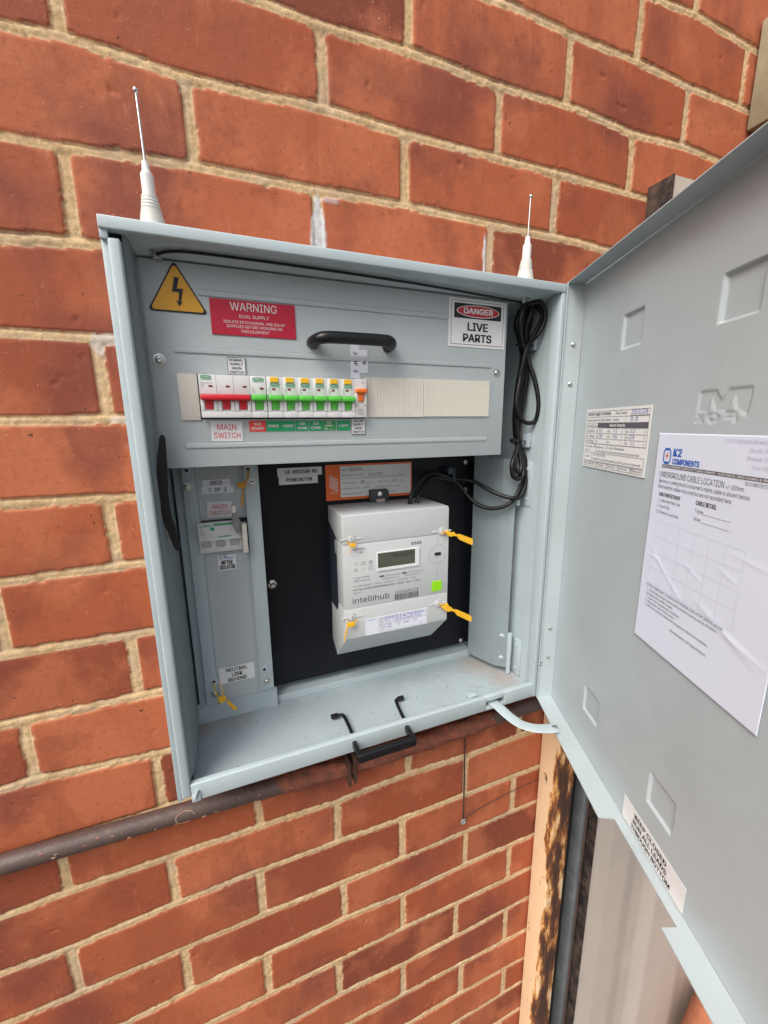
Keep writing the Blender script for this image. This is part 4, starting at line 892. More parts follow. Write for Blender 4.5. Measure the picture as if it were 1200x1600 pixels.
b = BM(); prism(b, [(0.0100, -0.4950), (0.0142, -0.4945), (0.0150, -0.4780), (0.0120, -0.4640), (0.0068, -0.4640), (0.0060, -0.4800)], 'y', YI - 0.0150, YI - 0.0040, 0.0012); part(t, 'lever_arm', b, mat('lever_grey', (0.20, 0.20, 0.20), 0.45), smooth=40)
b = BM(); box(b, 0.0062, 0.0122, YI - 0.0170, YI - 0.0050, -0.4660, -0.4560, 0.0018, 3); part(t, 'lever_tip', b, bpy.data.materials['lever_white'], smooth=40)
YP = 0.0497
small('tape_label', 'white GRID 1 OF 2 tape label above the isolator', -0.0290, 0.0118, -0.4420, -0.4322, ['1 OF 2'], CARDP, INK, 0.0050, y=YP, ws=[0.022], border=False)
t = [o for o in COL.objects if o.get('label') == 'white GRID 1 OF 2 tape label above the isolator'][0]
b = BM(); box(b, -0.0270, 0.0082, YP - 0.0007, YP, -0.4322, -0.4230); part(t, 'tape_strip', b, CARDP)
b = BM(); T(b, 'GRID', -0.0098, -0.4300, 0.0050, YP - 0.0010, w=0.0150, bold=0.015); part(t, 'lettering', b, INK)
small('switch_label', 'white MAIN SWITCH label in red letters just above the isolator', -0.0245, 0.0080, -0.4755, -0.4535, ['MAIN', 'SWITCH'], CARD, INKR, 0.0062, y=YP, ws=[0.0180, 0.0265], gap=0.0088, border=False, bold=0.0, rot=0.03)
t = small('isolator_label', 'small white METER ISOLATOR label below the isolator', -0.0175, 0.0065, -0.5525, -0.5300, ['METER', 'ISOLATOR'], CARDC, INK, 0.0056, y=YP, ws=[0.0145, 0.0200], gap=0.0070, border=False, bold=0.02)
b = BM(); T(b, 'K2', -0.0090, -0.5328, 0.0020, YP - 0.0009, 'l', bold=0.03); T(b, 'COMPONENTS', -0.0090, -0.5352, 0.0016, YP - 0.0009, 'l', w=0.0130, bold=0.02); frame(b, -0.0150, -0.0112, -0.5350, -0.5312, YP - 0.0009, 0.0006); part(t, 'blue_print', b, LOGOB)
for o in t.children:
    if o.name.startswith('lettering'): o.location = (0, 0, -0.0030)
small('neutral_label', 'white NEUTRAL LINK BEHIND label at the bottom of the left compartment', -0.0305, 0.0190, -0.7290, -0.7030, ['NEUTRAL', 'LINK', 'BEHIND'], CARDC, INK, 0.0056, y=YP, ws=[0.0300, 0.0150, 0.0260], gap=0.0083, border=False, bold=0.015)
# ================================================================== BOARD LABELS
YB = 0.0697
t = thing('address_label', 'white tape label reading 18 ADDISON RD PENNINGTON on the black board', 'label', (0.107, YB, -0.4390))
b = BM(); box(b, 0.0742, 0.1405, YB - 0.0005, YB, -0.4262, -0.4140); part(t, 'tape_strip', b, CARDC)
b = BM(); box(b, 0.0756, 0.1335, YB - 0.0008, YB, -0.4386, -0.4255); part(t, 'tape_strip', b, CARDC)
b = BM(); T(b, '18 ADDISON RD', 0.1090, -0.4228, 0.0052, YB - 0.0009, w=0.0470, bold=0.015); T(b, 'PENNINGTON', 0.1055, -0.4345, 0.0052, YB - 0.0011, w=0.0380, bold=0.015); part(t, 'lettering', b, INK)
t, y = sign('network_label', 'orange bordered service record label behind the top of the meter', 0.1459, 0.2920, -0.4682, -0.4125, SIGNO, y=YB, th=0.0006)
b = BM(); rect(b, 0.1690, 0.2900, -0.4640, -0.4152, y); part(t, 'white_field', b, CARDC)
b = BM(); y2_ = y - 0.0003
T(b, 'Date:', 0.1712, -0.4226, 0.0026, y2_, 'l'); T(b, 'SA Reference Number:', 0.1712, -0.4310, 0.0026, y2_, 'l', w=0.036); line(b, 0.1712, -0.4350, 0.2820, -0.4350, y2_, 0.0005); line(b, 0.2080, -0.4330, 0.2820, -0.4330, y2_, 0.0003)
T(b, 'Service Protection:', 0.1712, -0.4430, 0.0024, y2_, 'l', w=0.026); T(b, 'Load Control:', 0.2320, -0.4430, 0.0024, y2_, 'l', w=0.018); T(b, 'Load Protection required:', 0.1712, -0.4516, 0.0023, y2_, 'l', w=0.031); T(b, 'or less', 0.2320, -0.4516, 0.0023, y2_, 'l'); frame(b, 0.2270, 0.2298, -0.4520, -0.4494, y2_, 0.0003); T(b, 'connected + 5 spare', 0.2440, -0.4516, 0.0021, y2_, 'l', w=0.026)
T(b, 'Switchboard outside dist.', 0.1712, -0.4600, 0.0023, y2_, 'l', w=0.034); T(b, 'connected', 0.2500, -0.4600, 0.0021, y2_, 'l'); line(b, 0.1820, -0.4232, 0.2300, -0.4232, y2_, 0.0003); line(b, 0.1990, -0.4440, 0.2250, -0.4440, y2_, 0.0003); line(b, 0.2520, -0.4440, 0.2800, -0.4440, y2_, 0.0003)
part(t, 'printing', b, INKG)
b = BM(); T(b, '30/1/26', 0.1830, -0.4222, 0.0044, y2_, 'l', w=0.0210, shear=0.15); T(b, '2212257', 0.2150, -0.4316, 0.0042, y2_, 'l', w=0.0250, shear=0.15); T(b, '80', 0.2020, -0.4430, 0.0040, y2_, 'l', shear=0.2); T(b, 'A', 0.2130, -0.4430, 0.0022, y2_, 'l'); T(b, '15', 0.2570, -0.4430, 0.0040, y2_, 'l', shear=0.2); T(b, 'A', 0.2700, -0.4430, 0.0022, y2_, 'l'); T(b, '0.5', 0.2070, -0.4516, 0.0042, y2_, 'l', shear=0.2); part(t, 'handwriting', b, INK)
b = BM()
for i in range(6):
    zt0 = -0.4265 + 0 * i; o_ = i * 0.0034
    prism(b, [(0.1515, -0.4285 - o_), (0.1515, -0.4300 - o_), (0.1515 + 0.0135, -0.4400 - o_ + 0.003), (0.1515 + 0.0135, -0.4385 - o_ + 0.003)], 'y', y2_ - 0.0001, y2_)
T(b, 'SA Power', 0.1582, -0.4548, 0.0019, y2_, w=0.0130); T(b, 'Networks', 0.1582, -0.4576, 0.0019, y2_, w=0.0130); part(t, 'white_logo', b, INKW)

# ================================================================== METER
MT = thing('electricity_meter', 'light grey electricity meter with LCD screen on the black board', 'electricity meter', (0.233, 0.03, -0.7150))
YM = -0.0100; ML, MR, MTOP = 0.1472, 0.3190, -0.4757
def taper(bm, z0, z1, front, back, ml=ML, mr=MR, inset=0.0, bev=0.003, ib=0.004):
    pass
def hull(bm, pts, bev=0.0, seg=3):
    vs = [bm.verts.new(p) for p in pts]; r = bmesh.ops.convex_hull(bm, input=vs)
    bmesh.ops.dissolve_limit(bm, angle_limit=math.radians(2), verts=bm.verts[:], edges=bm.edges[:])
    if bev: bmesh.ops.bevel(bm, geom=bm.edges[:], offset=bev, segments=seg, affect='EDGES', profile=0.5)
    return bm
b = BM()
hull(b, [(ML, YM, -0.5195), (MR, YM, -0.5195), (MR, YM, MTOP), (ML, YM, MTOP), (ML, YM + 0.030, -0.5195), (MR, YM + 0.030, -0.5195), (ML, 0.0695, -0.5000), (MR - 0.006, 0.0695, -0.5000), (ML, 0.0695, -0.4740), (MR - 0.006, 0.0695, -0.4740)], 0.0024)
part(MT, 'top_cover', b, METERP, smooth=50)
b = BM()
box(b, ML + 0.0002, MR - 0.0002, YM + 0.0004, YM + 0.034, -0.6172, -0.5192, 0.0004)
part(MT, 'front_shell', b, METERP, smooth=50)
b = BM(); box(b, ML + 0.0004, MR - 0.0060, YM + 0.0335, 0.0690, -0.6350, -0.4900, 0.001); part(MT, 'dark_base', b, NAVYP)
b = BM(); box(b, ML - 0.0002, ML + 0.003, YM + 0.036, YM + 0.044, -0.5420, -0.5200, 0.001); part(MT, 'side_clip', b, GREYP, smooth=30)
b = BM()
hull(b, [(ML, YM, -0.6170), (MR, YM, -0.6170), (MR, YM, -0.6640), (ML, YM, -0.6640), (ML, 0.042, -0.7170), (MR - 0.006, 0.032, -0.7120), (ML, 0.069, -0.7000), (MR - 0.008, 0.069, -0.6900), (ML + 0.001, 0.069, -0.6200), (MR - 0.008, 0.069, -0.6200)], 0.0014)
part(MT, 'bottom_cover', b, METERP, smooth=50)
Y1 = YM + 0.0004 - 0.0003; Y0 = YM - 0.0003
for (x, z) in ((0.1605, -0.5108), (0.3062, -0.5143), (0.1585, -0.6300), (0.3020, -0.6335)):
    b = BM(); lathe(b, [(0.0072, 0), (0.0072, 0.0006), (0.0060, 0.0008), (0.0058, -0.0006)], (x, YM, z), (0, -1, 0), 26)
    for s in (-1, 1): hull2 = box(b, x + s * 0.0060, x + s * 0.0165, YM - 0.0009, YM + 0.001, z - 0.0010, z + 0.0012, 0.0005)
    part(MT, 'seal_boss', b, METERP, smooth=40)
    b = BM(); lathe(b, [(0.0055, 0.0002), (0.0054, 0.0016), (0.0046, 0.0020)], (x, YM, z), (0, -1, 0), 24); sc = part(MT, 'seal_screw', b, METERP, smooth=40)
    b = BM(); box(b, x - 0.0006, x + 0.0006, YM - 0.0024, YM - 0.0018, z - 0.0036, z + 0.0034); part(sc, 'screw_slot', b, GREYP)
# screen
b = BM()
x0, x1, z0, z1 = 0.1985, 0.2675, -0.5640, -0.5350
for q in ((x0, x1, z0, z0 + 0.0045), (x0, x1, z1 - 0.0018, z1), (x0, x0 + 0.0015, z0 + 0.0045, z1 - 0.0018), (x1 - 0.0070, x1, z0 + 0.0045, z1 - 0.0018)): box(b, q[0], q[1], YM - 0.0012, YM + 0.001, q[2], q[3], 0.0003)
part(MT, 'screen_bezel', b, mat('bezel_white', (0.72, 0.74, 0.75), 0.35))
b = BM(); box(b, 0.2000, 0.2607, YM - 0.0004, YM + 0.001, -0.5596, -0.5367); scr = part(MT, 'lcd_screen', b, LCD)
b = BM(); T(b, '00025478', 0.2400, -0.5455, 0.0052, YM - 0.0007, w=0.034, shear=0.08); T(b, 'L1 L2', 0.2090, -0.5580, 0.0028, YM - 0.0007, w=0.012); part(scr, 'digits', b, LCDI)
b = BM()
for r_o, r_i in ((0.0152, 0.0146),):
    n = 48
    A = [b.verts.new((0.2995 + r_o * math.cos(2 * math.pi * i / n), Y1, -0.5505 + r_o * math.sin(2 * math.pi * i / n))) for i in range(n)]; B = [b.verts.new((0.2995 + r_i * math.cos(2 * math.pi * i / n), Y1, -0.5505 + r_i * math.sin(2 * math.pi * i / n))) for i in range(n)]
    for i in range(n): b.faces.new((A[i], A[(i + 1) % n], B[(i + 1) % n], B[i]))
line(b, 0.2992, -0.5660, 0.2992, -0.5935, Y1, 0.0004); line(b, 0.2992, -0.5350, 0.2992, -0.5205, Y1, 0.0004)
part(MT, 'optical_ring', b, mat('ring_grey', (0.42, 0.43, 0.44), 0.5))
b = BM(); box(b, 0.2945, 0.3052, YM - 0.0008, YM + 0.001, -0.5525, -0.5475, 0.0018 * 0.4); part(MT, 'optical_port', b, DARK, smooth=30)
b = BM(); box(b, 0.2904, 0.3076, YM - 0.0006, YM + 0.001, -0.6112, -0.5946, 0.0003); part(MT, 'lime_square', b, LIME)
b = BM()
T(b, 'Landis', 0.1628, -0.5278, 0.0036, Y1, 'l', w=0.0170); T(b, 'Gyr', 0.1715, -0.5330, 0.0032, Y1, 'l'); T(b, '+', 0.1815, -0.5290, 0.0030, Y1, 'l')
T(b, 'E355', 0.2630, -0.5298, 0.0040, Y1, w=0.0165, bold=0.02)
T(b, 'intellihub', 0.1600, -0.6090, 0.0085, Y1, 'l', w=0.0580, bold=0.0)
T(b, 'LG162606724', 0.2280, -0.6040, 0.0040, Y1, 'l', w=0.0385)
x = 0.2270
while x < 0.2655:
    w_ = random.choice([0.0004, 0.0007, 0.0011]); rect(b, x, x + w_, -0.6148, -0.6054, Y1); x += w_ + random.choice([0.0004, 0.0006, 0.0008])
box(b, 0.2022, 0.2100, Y1 - 0.0006, Y1, -0.5736, -0.5714, 0.0003); box(b, 0.2390, 0.2468, Y1 - 0.0006, Y1, -0.5738, -0.5716, 0.0003)
part(MT, 'printing', b, mat('meter_ink', (0.08, 0.085, 0.09), 0.6))
b = BM()
T(b, 'Type: E35B0', 0.1625, -0.5710, 0.0024, Y1, 'l', w=0.0245); T(b, 'NMI 14/2/111', 0.1625, -0.5757, 0.0024, Y1, 'l', w=0.0255)
T(b, '3 x 230/400V   50Hz   CWG IV   10(100)A   UC3', 0.1615, -0.5838, 0.0024, Y1, 'l', w=0.1010); T(b, 'Cat. No. BJJMHC06NANNN602HA - 2025   Imax = 100A', 0.1615, -0.5890, 0.0024, Y1, 'l', w=0.1080, bold=0.015); T(b, 'Property Of', 0.1615, -0.5935, 0.0018, Y1, 'l')
T(b, '1000 imp/kWh', 0.2120, -0.5738, 0.0020, Y1, 'l', w=0.0245); T(b, 'AS62053.21/11:1', 0.2060, -0.5782, 0.0020, Y1, 'l', w=0.0290); T(b, '1000 imp/kvarh', 0.2490, -0.5738, 0.0020, Y1, 'l', w=0.0250); T(b, 'AS62053.23:T2', 0.2430, -0.5782, 0.0020, Y1, 'l', w=0.0260)
frame(b, 0.1865, 0.1915, -0.5510, -0.5462, Y1, 0.0004); frame(b, 0.1880, 0.1900, -0.5500, -0.5472, Y1, 0.0003); frame(b, 0.1860, 0.1918, -0.5590, -0.5545, Y1, 0.0004)
for zz in (-0.5470, -0.5502): line(b, 0.1735, zz, 0.1820, zz, Y1, 0.0004); line(b, 0.1795, zz + 0.0010, 0.1820, zz, Y1, 0.0004)
line(b, 0.1640, -0.5592, 0.1690, -0.5592, Y1, 0.0004); line(b, 0.1640, -0.5592, 0.1665, -0.5550, Y1, 0.0004); line(b, 0.1690, -0.5592, 0.1665, -0.5550, Y1, 0.0004); line(b, 0.1780, -0.5592, 0.1780, -0.5550, Y1, 0.0005)
T(b, 'G', 0.1660, -0.5508, 0.0024, Y1, 'l'); line(b, 0.1640, -0.5468, 0.1690, -0.5468, Y1, 0.0004)
part(MT, 'fine_print', b, mat('meter_ink_soft', (0.17, 0.175, 0.18), 0.6))
# the hanging lug above
b = BM(); hull(b, [(0.2155, 0.060, -0.4745), (0.2470, 0.060, -0.4745), (0.2470, 0.060, -0.4580), (0.2440, 0.060, -0.4545), (0.2185, 0.060, -0.4545), (0.2155, 0.060, -0.4570), (0.2155, 0.0695, -0.4745), (0.2470, 0.0695, -0.4745), (0.2470, 0.0695, -0.4545), (0.2155, 0.0695, -0.4545)], 0.0008, 2); lug = part(MT, 'hanging_lug', b, DGREYP, smooth=40)
b = BM(); box(b, 0.2255, 0.2400, 0.0592, 0.0605, -0.4745, -0.4695, 0.0004); part(lug, 'lug_opening', b, mat('lug_face', (0.50, 0.40, 0.36), 0.5))
b = BM(); lathe(b, [(0.0046, 0), (0.0046, 0.0010), (0.0036, 0.0024), (0.0012, 0.0026), (0.0010, 0.0018)], (0.2305, 0.0600, -0.4612), (0, -1, 0), 20); part(lug, 'lug_screw', b, CHROME, smooth=40)
# serial sticker with handwriting
t, y = sign('meter_sticker', 'white paper sticker with blue handwriting on the bottom cover of the meter', 0.1790, 0.2822, -0.6635, -0.6365, CARDP, y=YM - 0.0002, th=0.0003)
b = BM(); frame(b, 0.2010, 0.2800, -0.6615, -0.6385, y, 0.0003); T(b, 'NMI', 0.2020, -0.6420, 0.0018, y, 'l'); T(b, 'Meter number', 0.2020, -0.6462, 0.0018, y, 'l'); line(b, 0.2010, -0.6490, 0.2800, -0.6490, y, 0.0003)
T(b, 'Readings', 0.2020, -0.6520, 0.0016, y, 'l'); T(b, 'Network', 0.2040, -0.6555, 0.0016, y, 'l'); T(b, 'tariff', 0.2040, -0.6585, 0.0016, y, 'l'); T(b, 'Installed', 0.2280, -0.6530, 0.0016, y, 'l'); T(b, 'by', 0.2320, -0.6560, 0.0016, y, 'l'); T(b, 'Service', 0.2570, -0.6520, 0.0016, y, 'l'); T(b, 'point', 0.2590, -0.6550, 0.0016, y, 'l'); part(t, 'printing', b, INKG)
b = BM(); T(b, '20021478905', 0.2090, -0.6428, 0.0036, y, 'l', w=0.066, shear=0.15); T(b, 'LG162606724', 0.2250, -0.6474, 0.0034, y, 'l', w=0.046, shear=0.15); T(b, '202', 0.2140, -0.6530, 0.0026, y, 'l', shear=0.2); T(b, '000', 0.2140, -0.6575, 0.0026, y, 'l', shear=0.2); T(b, '1067', 0.2410, -0.6545, 0.0030, y, 'l', shear=0.2); T(b, '- 1 3', 0.2650, -0.6590, 0.0026, y, 'l', shear=0.2); part(t, 'handwriting', b, INKB)
b = BM(); T(b, 'intellihub', 0.1815, -0.6400, 0.0020, y, 'l', w=0.0130); part(t, 'blue_logo', b, mat('sky_ink', (0.12, 0.38, 0.62), 0.6))

# ================================================================== YELLOW SEALS
def seal(name, label, blocks, wires, base, m=SEALY):
    t = thing(name, label, 'security seal', base, group='yellow security seals')
    for (pts, y0, y1) in blocks:
        b = BM(); prism(b, pts, 'y', y0, y1, 0.0005); part(t, 'seal_tag', b, m, smooth=35)
    b = BM()
    for w_ in wires: tube(b, w_, 0.0007, n=6, smooth=4)
    part(t, 'seal_wire', b, m, smooth=60)
    return t
ym = YM - 0.004
seal('wire_seal', 'yellow seal tag sticking out from the top right screw of the meter', [([(0.3080, -0.5135), (0.3150, -0.5130), (0.3210, -0.5175), (0.3250, -0.5160), (0.3260, -0.5185), (0.3320, -0.5215), (0.3300, -0.5240), (0.3235, -0.5225), (0.3190, -0.5235), (0.3120, -0.5195)], ym - 0.002, ym + 0.001),
     ([(0.3310, -0.5205), (0.3360, -0.5210), (0.3600, -0.5315), (0.3600, -0.5415), (0.3570, -0.5410), (0.3350, -0.5300), (0.3300, -0.5240)], ym - 0.0015, ym + 0.0005)], [[(0.3062, ym + 0.002, -0.5143), (0.304, ym, -0.5175), (0.308, ym - 0.001, -0.516)]], (0.33, ym, -0.53))
seal('wire_seal', 'yellow seal tag sticking out from the lower right screw of the meter', [([(0.3030, -0.6360), (0.3100, -0.6375), (0.3160, -0.6330), (0.3200, -0.6400), (0.3245, -0.6420), (0.3262, -0.6450), (0.3300, -0.6470), (0.3280, -0.6500), (0.3225, -0.6475), (0.3180, -0.6485), (0.3120, -0.6450)], ym - 0.002, ym + 0.001),
     ([(0.3300, -0.6465), (0.3350, -0.6480), (0.3625, -0.6640), (0.3640, -0.6740), (0.3600, -0.6735), (0.3350, -0.6580), (0.3290, -0.6500)], ym - 0.0015, ym + 0.0005)], [[(0.3020, ym + 0.002, -0.6335), (0.308, ym, -0.6340), (0.314, ym - 0.001, -0.6340)]], (0.33, ym, -0.67))
seal('wire_seal', 'yellow seal under the top left screw of the meter', [([(0.1560, -0.5155), (0.1600, -0.5150), (0.1650, -0.5165), (0.1650, -0.5205), (0.1610, -0.5215), (0.1580, -0.5195), (0.1530, -0.5150), (0.1520, -0.5128)], ym - 0.003, ym)], [[(0.1525, ym, -0.5120), (0.1560, ym, -0.5160), (0.162, ym - 0.001, -0.5165), (0.1660, ym, -0.5140)], [(0.1575, ym, -0.520), (0.1568, ym - 0.001, -0.526), (0.1560, ym, -0.530)]], (0.158, ym, -0.53))
seal('wire_seal', 'yellow seal with a long tail under the lower left screw of the meter', [([(0.1500, -0.6345), (0.1600, -0.6345), (0.1615, -0.6400), (0.1570, -0.6415), (0.1500, -0.6410), (0.1478, -0.6385)], ym - 0.003, ym), ([(0.1480, -0.6420), (0.1500, -0.6425), (0.1470, -0.6540), (0.1445, -0.6640), (0.1432, -0.6635), (0.1450, -0.6520)], ym - 0.002, ym - 0.0005)], [[(0.1490, ym, -0.632), (0.1520, ym, -0.637), (0.160, ym, -0.637), (0.1650, ym, -0.632)]], (0.15, ym, -0.665))
yp = 0.040
seal('wire_seal', 'yellow seal with a downward tail beside the top screw of the left compartment', [([(0.0155, -0.4285), (0.0270, -0.4265), (0.0275, -0.4345), (0.0180, -0.4355)], yp - 0.003, yp), ([(0.0215, -0.4410), (0.0235, -0.4410), (0.0225, -0.4560), (0.0205, -0.4640), (0.0190, -0.4600), (0.0200, -0.4480)], yp - 0.003, yp - 0.001)], [[(0.0325, 0.044, -0.4110), (0.0300, yp, -0.4200), (0.0260, yp - 0.001, -0.4290)], [(0.0330, 0.044, -0.4115), (0.0320, yp, -0.4200), (0.0270, yp - 0.001, -0.4320)], [(0.0240, yp - 0.001, -0.4340), (0.0235, yp - 0.002, -0.4420)]], (0.022, yp, -0.464), SEALD)
seal('wire_seal', 'yellow seal with crossed wires and a flat tail at the foot of the left compartment', [([(-0.0340, -0.7400), (-0.0270, -0.7370), (-0.0235, -0.7420), (-0.0250, -0.7480), (-0.0310, -0.7500), (-0.0350, -0.7440)], yp - 0.006, yp - 0.003), ([(-0.0235, -0.7470), (-0.0210, -0.7480), (-0.0100, -0.7640), (-0.0110, -0.7670), (-0.0150, -0.7660), (-0.0230, -0.7530)], yp - 0.006, yp - 0.0045)],
     [[(-0.0385, 0.044, -0.7195), (-0.0380, yp, -0.7300), (-0.0330, yp - 0.004, -0.7420)], [(-0.0400, 0.040, -0.7560), (-0.0350, yp - 0.003, -0.7500), (-0.0300, yp - 0.005, -0.7460)], [(-0.0305, yp - 0.004, -0.7170), (-0.0280, yp - 0.005, -0.7270), (-0.0265, yp - 0.005, -0.7400)]], (-0.025, yp, -0.767))

# ================================================================== CABLES
K = thing('antenna_cable', 'thick bundle of black antenna cables tied in loops down the right side of the box', 'cable', (0.44, -0.02, -0.49))
yc = -0.022
def loops(paths, r=0.0030):
    b = BM()
    for P in paths: tube(b, P, r, n=10, smooth=7)
    return b
P = [
 [(0.4180, -0.034, -0.186), (0.4230, -0.032, -0.189), (0.4170, -0.024, -0.205), (0.4185, -0.022, -0.220), (0.4320, -0.018, -0.236), (0.4370, -0.018, -0.252), (0.4330, -0.020, -0.270), (0.4240, -0.024, -0.305), (0.4215, -0.025, -0.325), (0.4280, -0.026, -0.342), (0.4400, -0.028, -0.3520), (0.4520, -0.032, -0.3500), (0.4540, -0.036, -0.3380), (0.4535, -0.036, -0.318), (0.4500, -0.030, -0.290), (0.4430, -0.022, -0.262), (0.4390, -0.018, -0.240), (0.4430, -0.015, -0.222), (0.4500, -0.012, -0.200), (0.4480, -0.010, -0.184)],
 [(0.4480, -0.010, -0.184), (0.4380, -0.012, -0.184), (0.4250, -0.014, -0.196), (0.4220, -0.014, -0.214), (0.4330, -0.012, -0.234), (0.4400, -0.010, -0.262), (0.4380, -0.006, -0.310), (0.4360, -0.006, -0.345), (0.4385, -0.008, -0.372), (0.4390, -0.014, -0.385), (0.4310, -0.018, -0.400), (0.4220, -0.022, -0.416), (0.4225, -0.024, -0.432), (0.4320, -0.024, -0.438), (0.4415, -0.022, -0.428), (0.4425, -0.018, -0.410), (0.4395, -0.012, -0.386)],
 [(0.4395, -0.008, -0.386), (0.4370, -0.004, -0.350), (0.4400, -0.002, -0.300), (0.4440, -0.004, -0.262), (0.4420, -0.006, -0.238), (0.4450, -0.004, -0.215), (0.4520, -0.002, -0.196), (0.4480, 0.002, -0.182), (0.4380, 0.000, -0.182)],
 [(0.4280, -0.026, -0.190), (0.4300, -0.020, -0.208), (0.4340, -0.016, -0.232), (0.4420, -0.016, -0.260), (0.4400, -0.014, -0.300), (0.4370, -0.012, -0.345), (0.4400, -0.010, -0.374), (0.4450, -0.014, -0.392), (0.4510, -0.018, -0.410), (0.4530, -0.020, -0.436), (0.4480, -0.024, -0.455), (0.4370, -0.026, -0.468), (0.4240, -0.022, -0.4690), (0.4120, -0.006, -0.465), (0.4010, 0.010, -0.457), (0.3880, 0.030, -0.447), (0.3700, 0.048, -0.4440), (0.3610, 0.052, -0.4440)],
 [(0.4380, -0.024, -0.188), (0.4420, -0.014, -0.206), (0.4400, -0.010, -0.236), (0.4455, -0.012, -0.262), (0.4440, -0.008, -0.300), (0.4400, -0.004, -0.350), (0.4410, -0.006, -0.378), (0.4455, -0.010, -0.398), (0.4490, -0.014, -0.425), (0.4420, -0.020, -0.452), (0.4300, -0.020, -0.474), (0.4150, -0.010, -0.486), (0.4020, 0.006, -0.489), (0.3900, 0.022, -0.484), (0.3800, 0.036, -0.470), (0.3720, 0.046, -0.456), (0.3610, 0.052, -0.4460)],
 [(0.4440, -0.018, -0.185), (0.4280, -0.022, -0.194), (0.4250, -0.020, -0.212), (0.4360, -0.016, -0.236), (0.4335, -0.016, -0.275), (0.4300, -0.016, -0.315), (0.4330, -0.014, -0.350), (0.4380, -0.014, -0.376), (0.4345, -0.018, -0.392), (0.4270, -0.022, -0.406), (0.4255, -0.026, -0.420), (0.4310, -0.028, -0.428), (0.4375, -0.026, -0.420), (0.4380, -0.020, -0.402), (0.4385, -0.014, -0.380)],
 [(0.4250, -0.030, -0.188), (0.4380, -0.040, -0.184), (0.4475, -0.042, -0.192), (0.4500, -0.042, -0.208), (0.4420, -0.038, -0.228), (0.4360, -0.026, -0.240), (0.4310, -0.024, -0.262), (0.4270, -0.020, -0.300), (0.4290, -0.018, -0.345), (0.4350, -0.016, -0.374)],
 [(0.4280, -0.030, -0.186), (0.4150, -0.038, -0.190), (0.4095, -0.040, -0.204), (0.4110, -0.038, -0.220), (0.4260, -0.026, -0.238), (0.4400, -0.020, -0.250), (0.4460, -0.016, -0.280), (0.4440, -0.014, -0.320), (0.4400, -0.012, -0.352), (0.4380, -0.012, -0.380)],
 [(0.4440, -0.028, -0.184), (0.4520, -0.034, -0.196), (0.4500, -0.030, -0.214), (0.4400, -0.022, -0.237), (0.4340, -0.020, -0.260), (0.4360, -0.016, -0.310), (0.4340, -0.014, -0.350), (0.4375, -0.014, -0.378), (0.4300, -0.022, -0.396), (0.4180, -0.028, -0.412), (0.4170, -0.030, -0.428), (0.4290, -0.030, -0.438), (0.4400, -0.028, -0.432), (0.4430, -0.022, -0.412), (0.4400, -0.014, -0.384)],
 [(0.4340, -0.034, -0.185), (0.4290, -0.036, -0.200), (0.4270, -0.030, -0.220), (0.4370, -0.022, -0.240), (0.4420, -0.018, -0.265), (0.4390, -0.012, -0.300), (0.4360, -0.010, -0.340), (0.4390, -0.010, -0.376)],
]
for i, q in enumerate(P): part(K, 'cable_strand', loops([q], 0.0033), RUBBER, smooth=60)
b = loops([[(0.3610, 0.052, -0.4435), (0.345, 0.052, -0.4375), (0.330, 0.050, -0.4325), (0.312, 0.045, -0.4310), (0.2930, 0.037, -0.4370), (0.2770, 0.030, -0.4520), (0.2690, 0.026, -0.4690), (0.2685, 0.026, -0.480)],
           [(0.3610, 0.052, -0.4460), (0.345, 0.053, -0.4425), (0.330, 0.052, -0.4390), (0.315, 0.048, -0.4400), (0.3010, 0.040, -0.4470), (0.2890, 0.033, -0.4580), (0.2825, 0.028, -0.4720), (0.2815, 0.027, -0.481)]], 0.0033)
part(K, 'cable_strand', b, RUBBER, smooth=60)
for (x, z, y) in ((0.4385, -0.2370, -0.016), (0.4385, -0.3790, -0.012)):
    b = BM(); tube(b, [(x + 0.0125 * math.cos(a), y + 0.010 * math.sin(a), z + 0.0008 * math.sin(a)) for a in np.linspace(0, 2 * math.pi, 20)], 0.001, n=8, smooth=2, flat=(0.0042, 0.0014, (0, 0, 1))); box(b, x - 0.0165, x - 0.0105, y - 0.010, y - 0.003, z - 0.0035, z + 0.0035, 0.001)
    part(K, 'cable_tie', b, BLACKP, smooth=50)
b = BM(); box(b, 0.3500, 0.3640, 0.0480, 0.0690, -0.4350, -0.4235, 0.0012); box(b, 0.3580, 0.3625, 0.0460, 0.0570, -0.4480, -0.4300, 0.001)
part(K, 'cable_clip', b, mat('clip_blue_black', (0.02, 0.03, 0.05), 0.35), smooth=40)
for z0 in (-0.2450, -0.3900):
    b = BM(); box(b, 0.4480, 0.4552, -0.026, -0.012, z0, z0 + 0.022, 0.001); part(K, 'adhesive_base', b, mat('clear_pad' + str(z0), (0.40, 0.47, 0.52), 0.2), smooth=40)
# thin lead crossing the ceiling from the far antenna
b = BM(); tube(b, [(-0.0435, -0.040, -0.1840), (-0.020, -0.047, -0.1812), (0.05, -0.048, -0.1808), (0.15, -0.047, -0.1812), (0.25, -0.045, -0.1825), (0.33, -0.042, -0.1845), (0.41, -0.036, -0.186), (0.436, -0.026, -0.188)], 0.0015, n=10)
part(K, 'ceiling_lead', b, RUBBER, smooth=60)

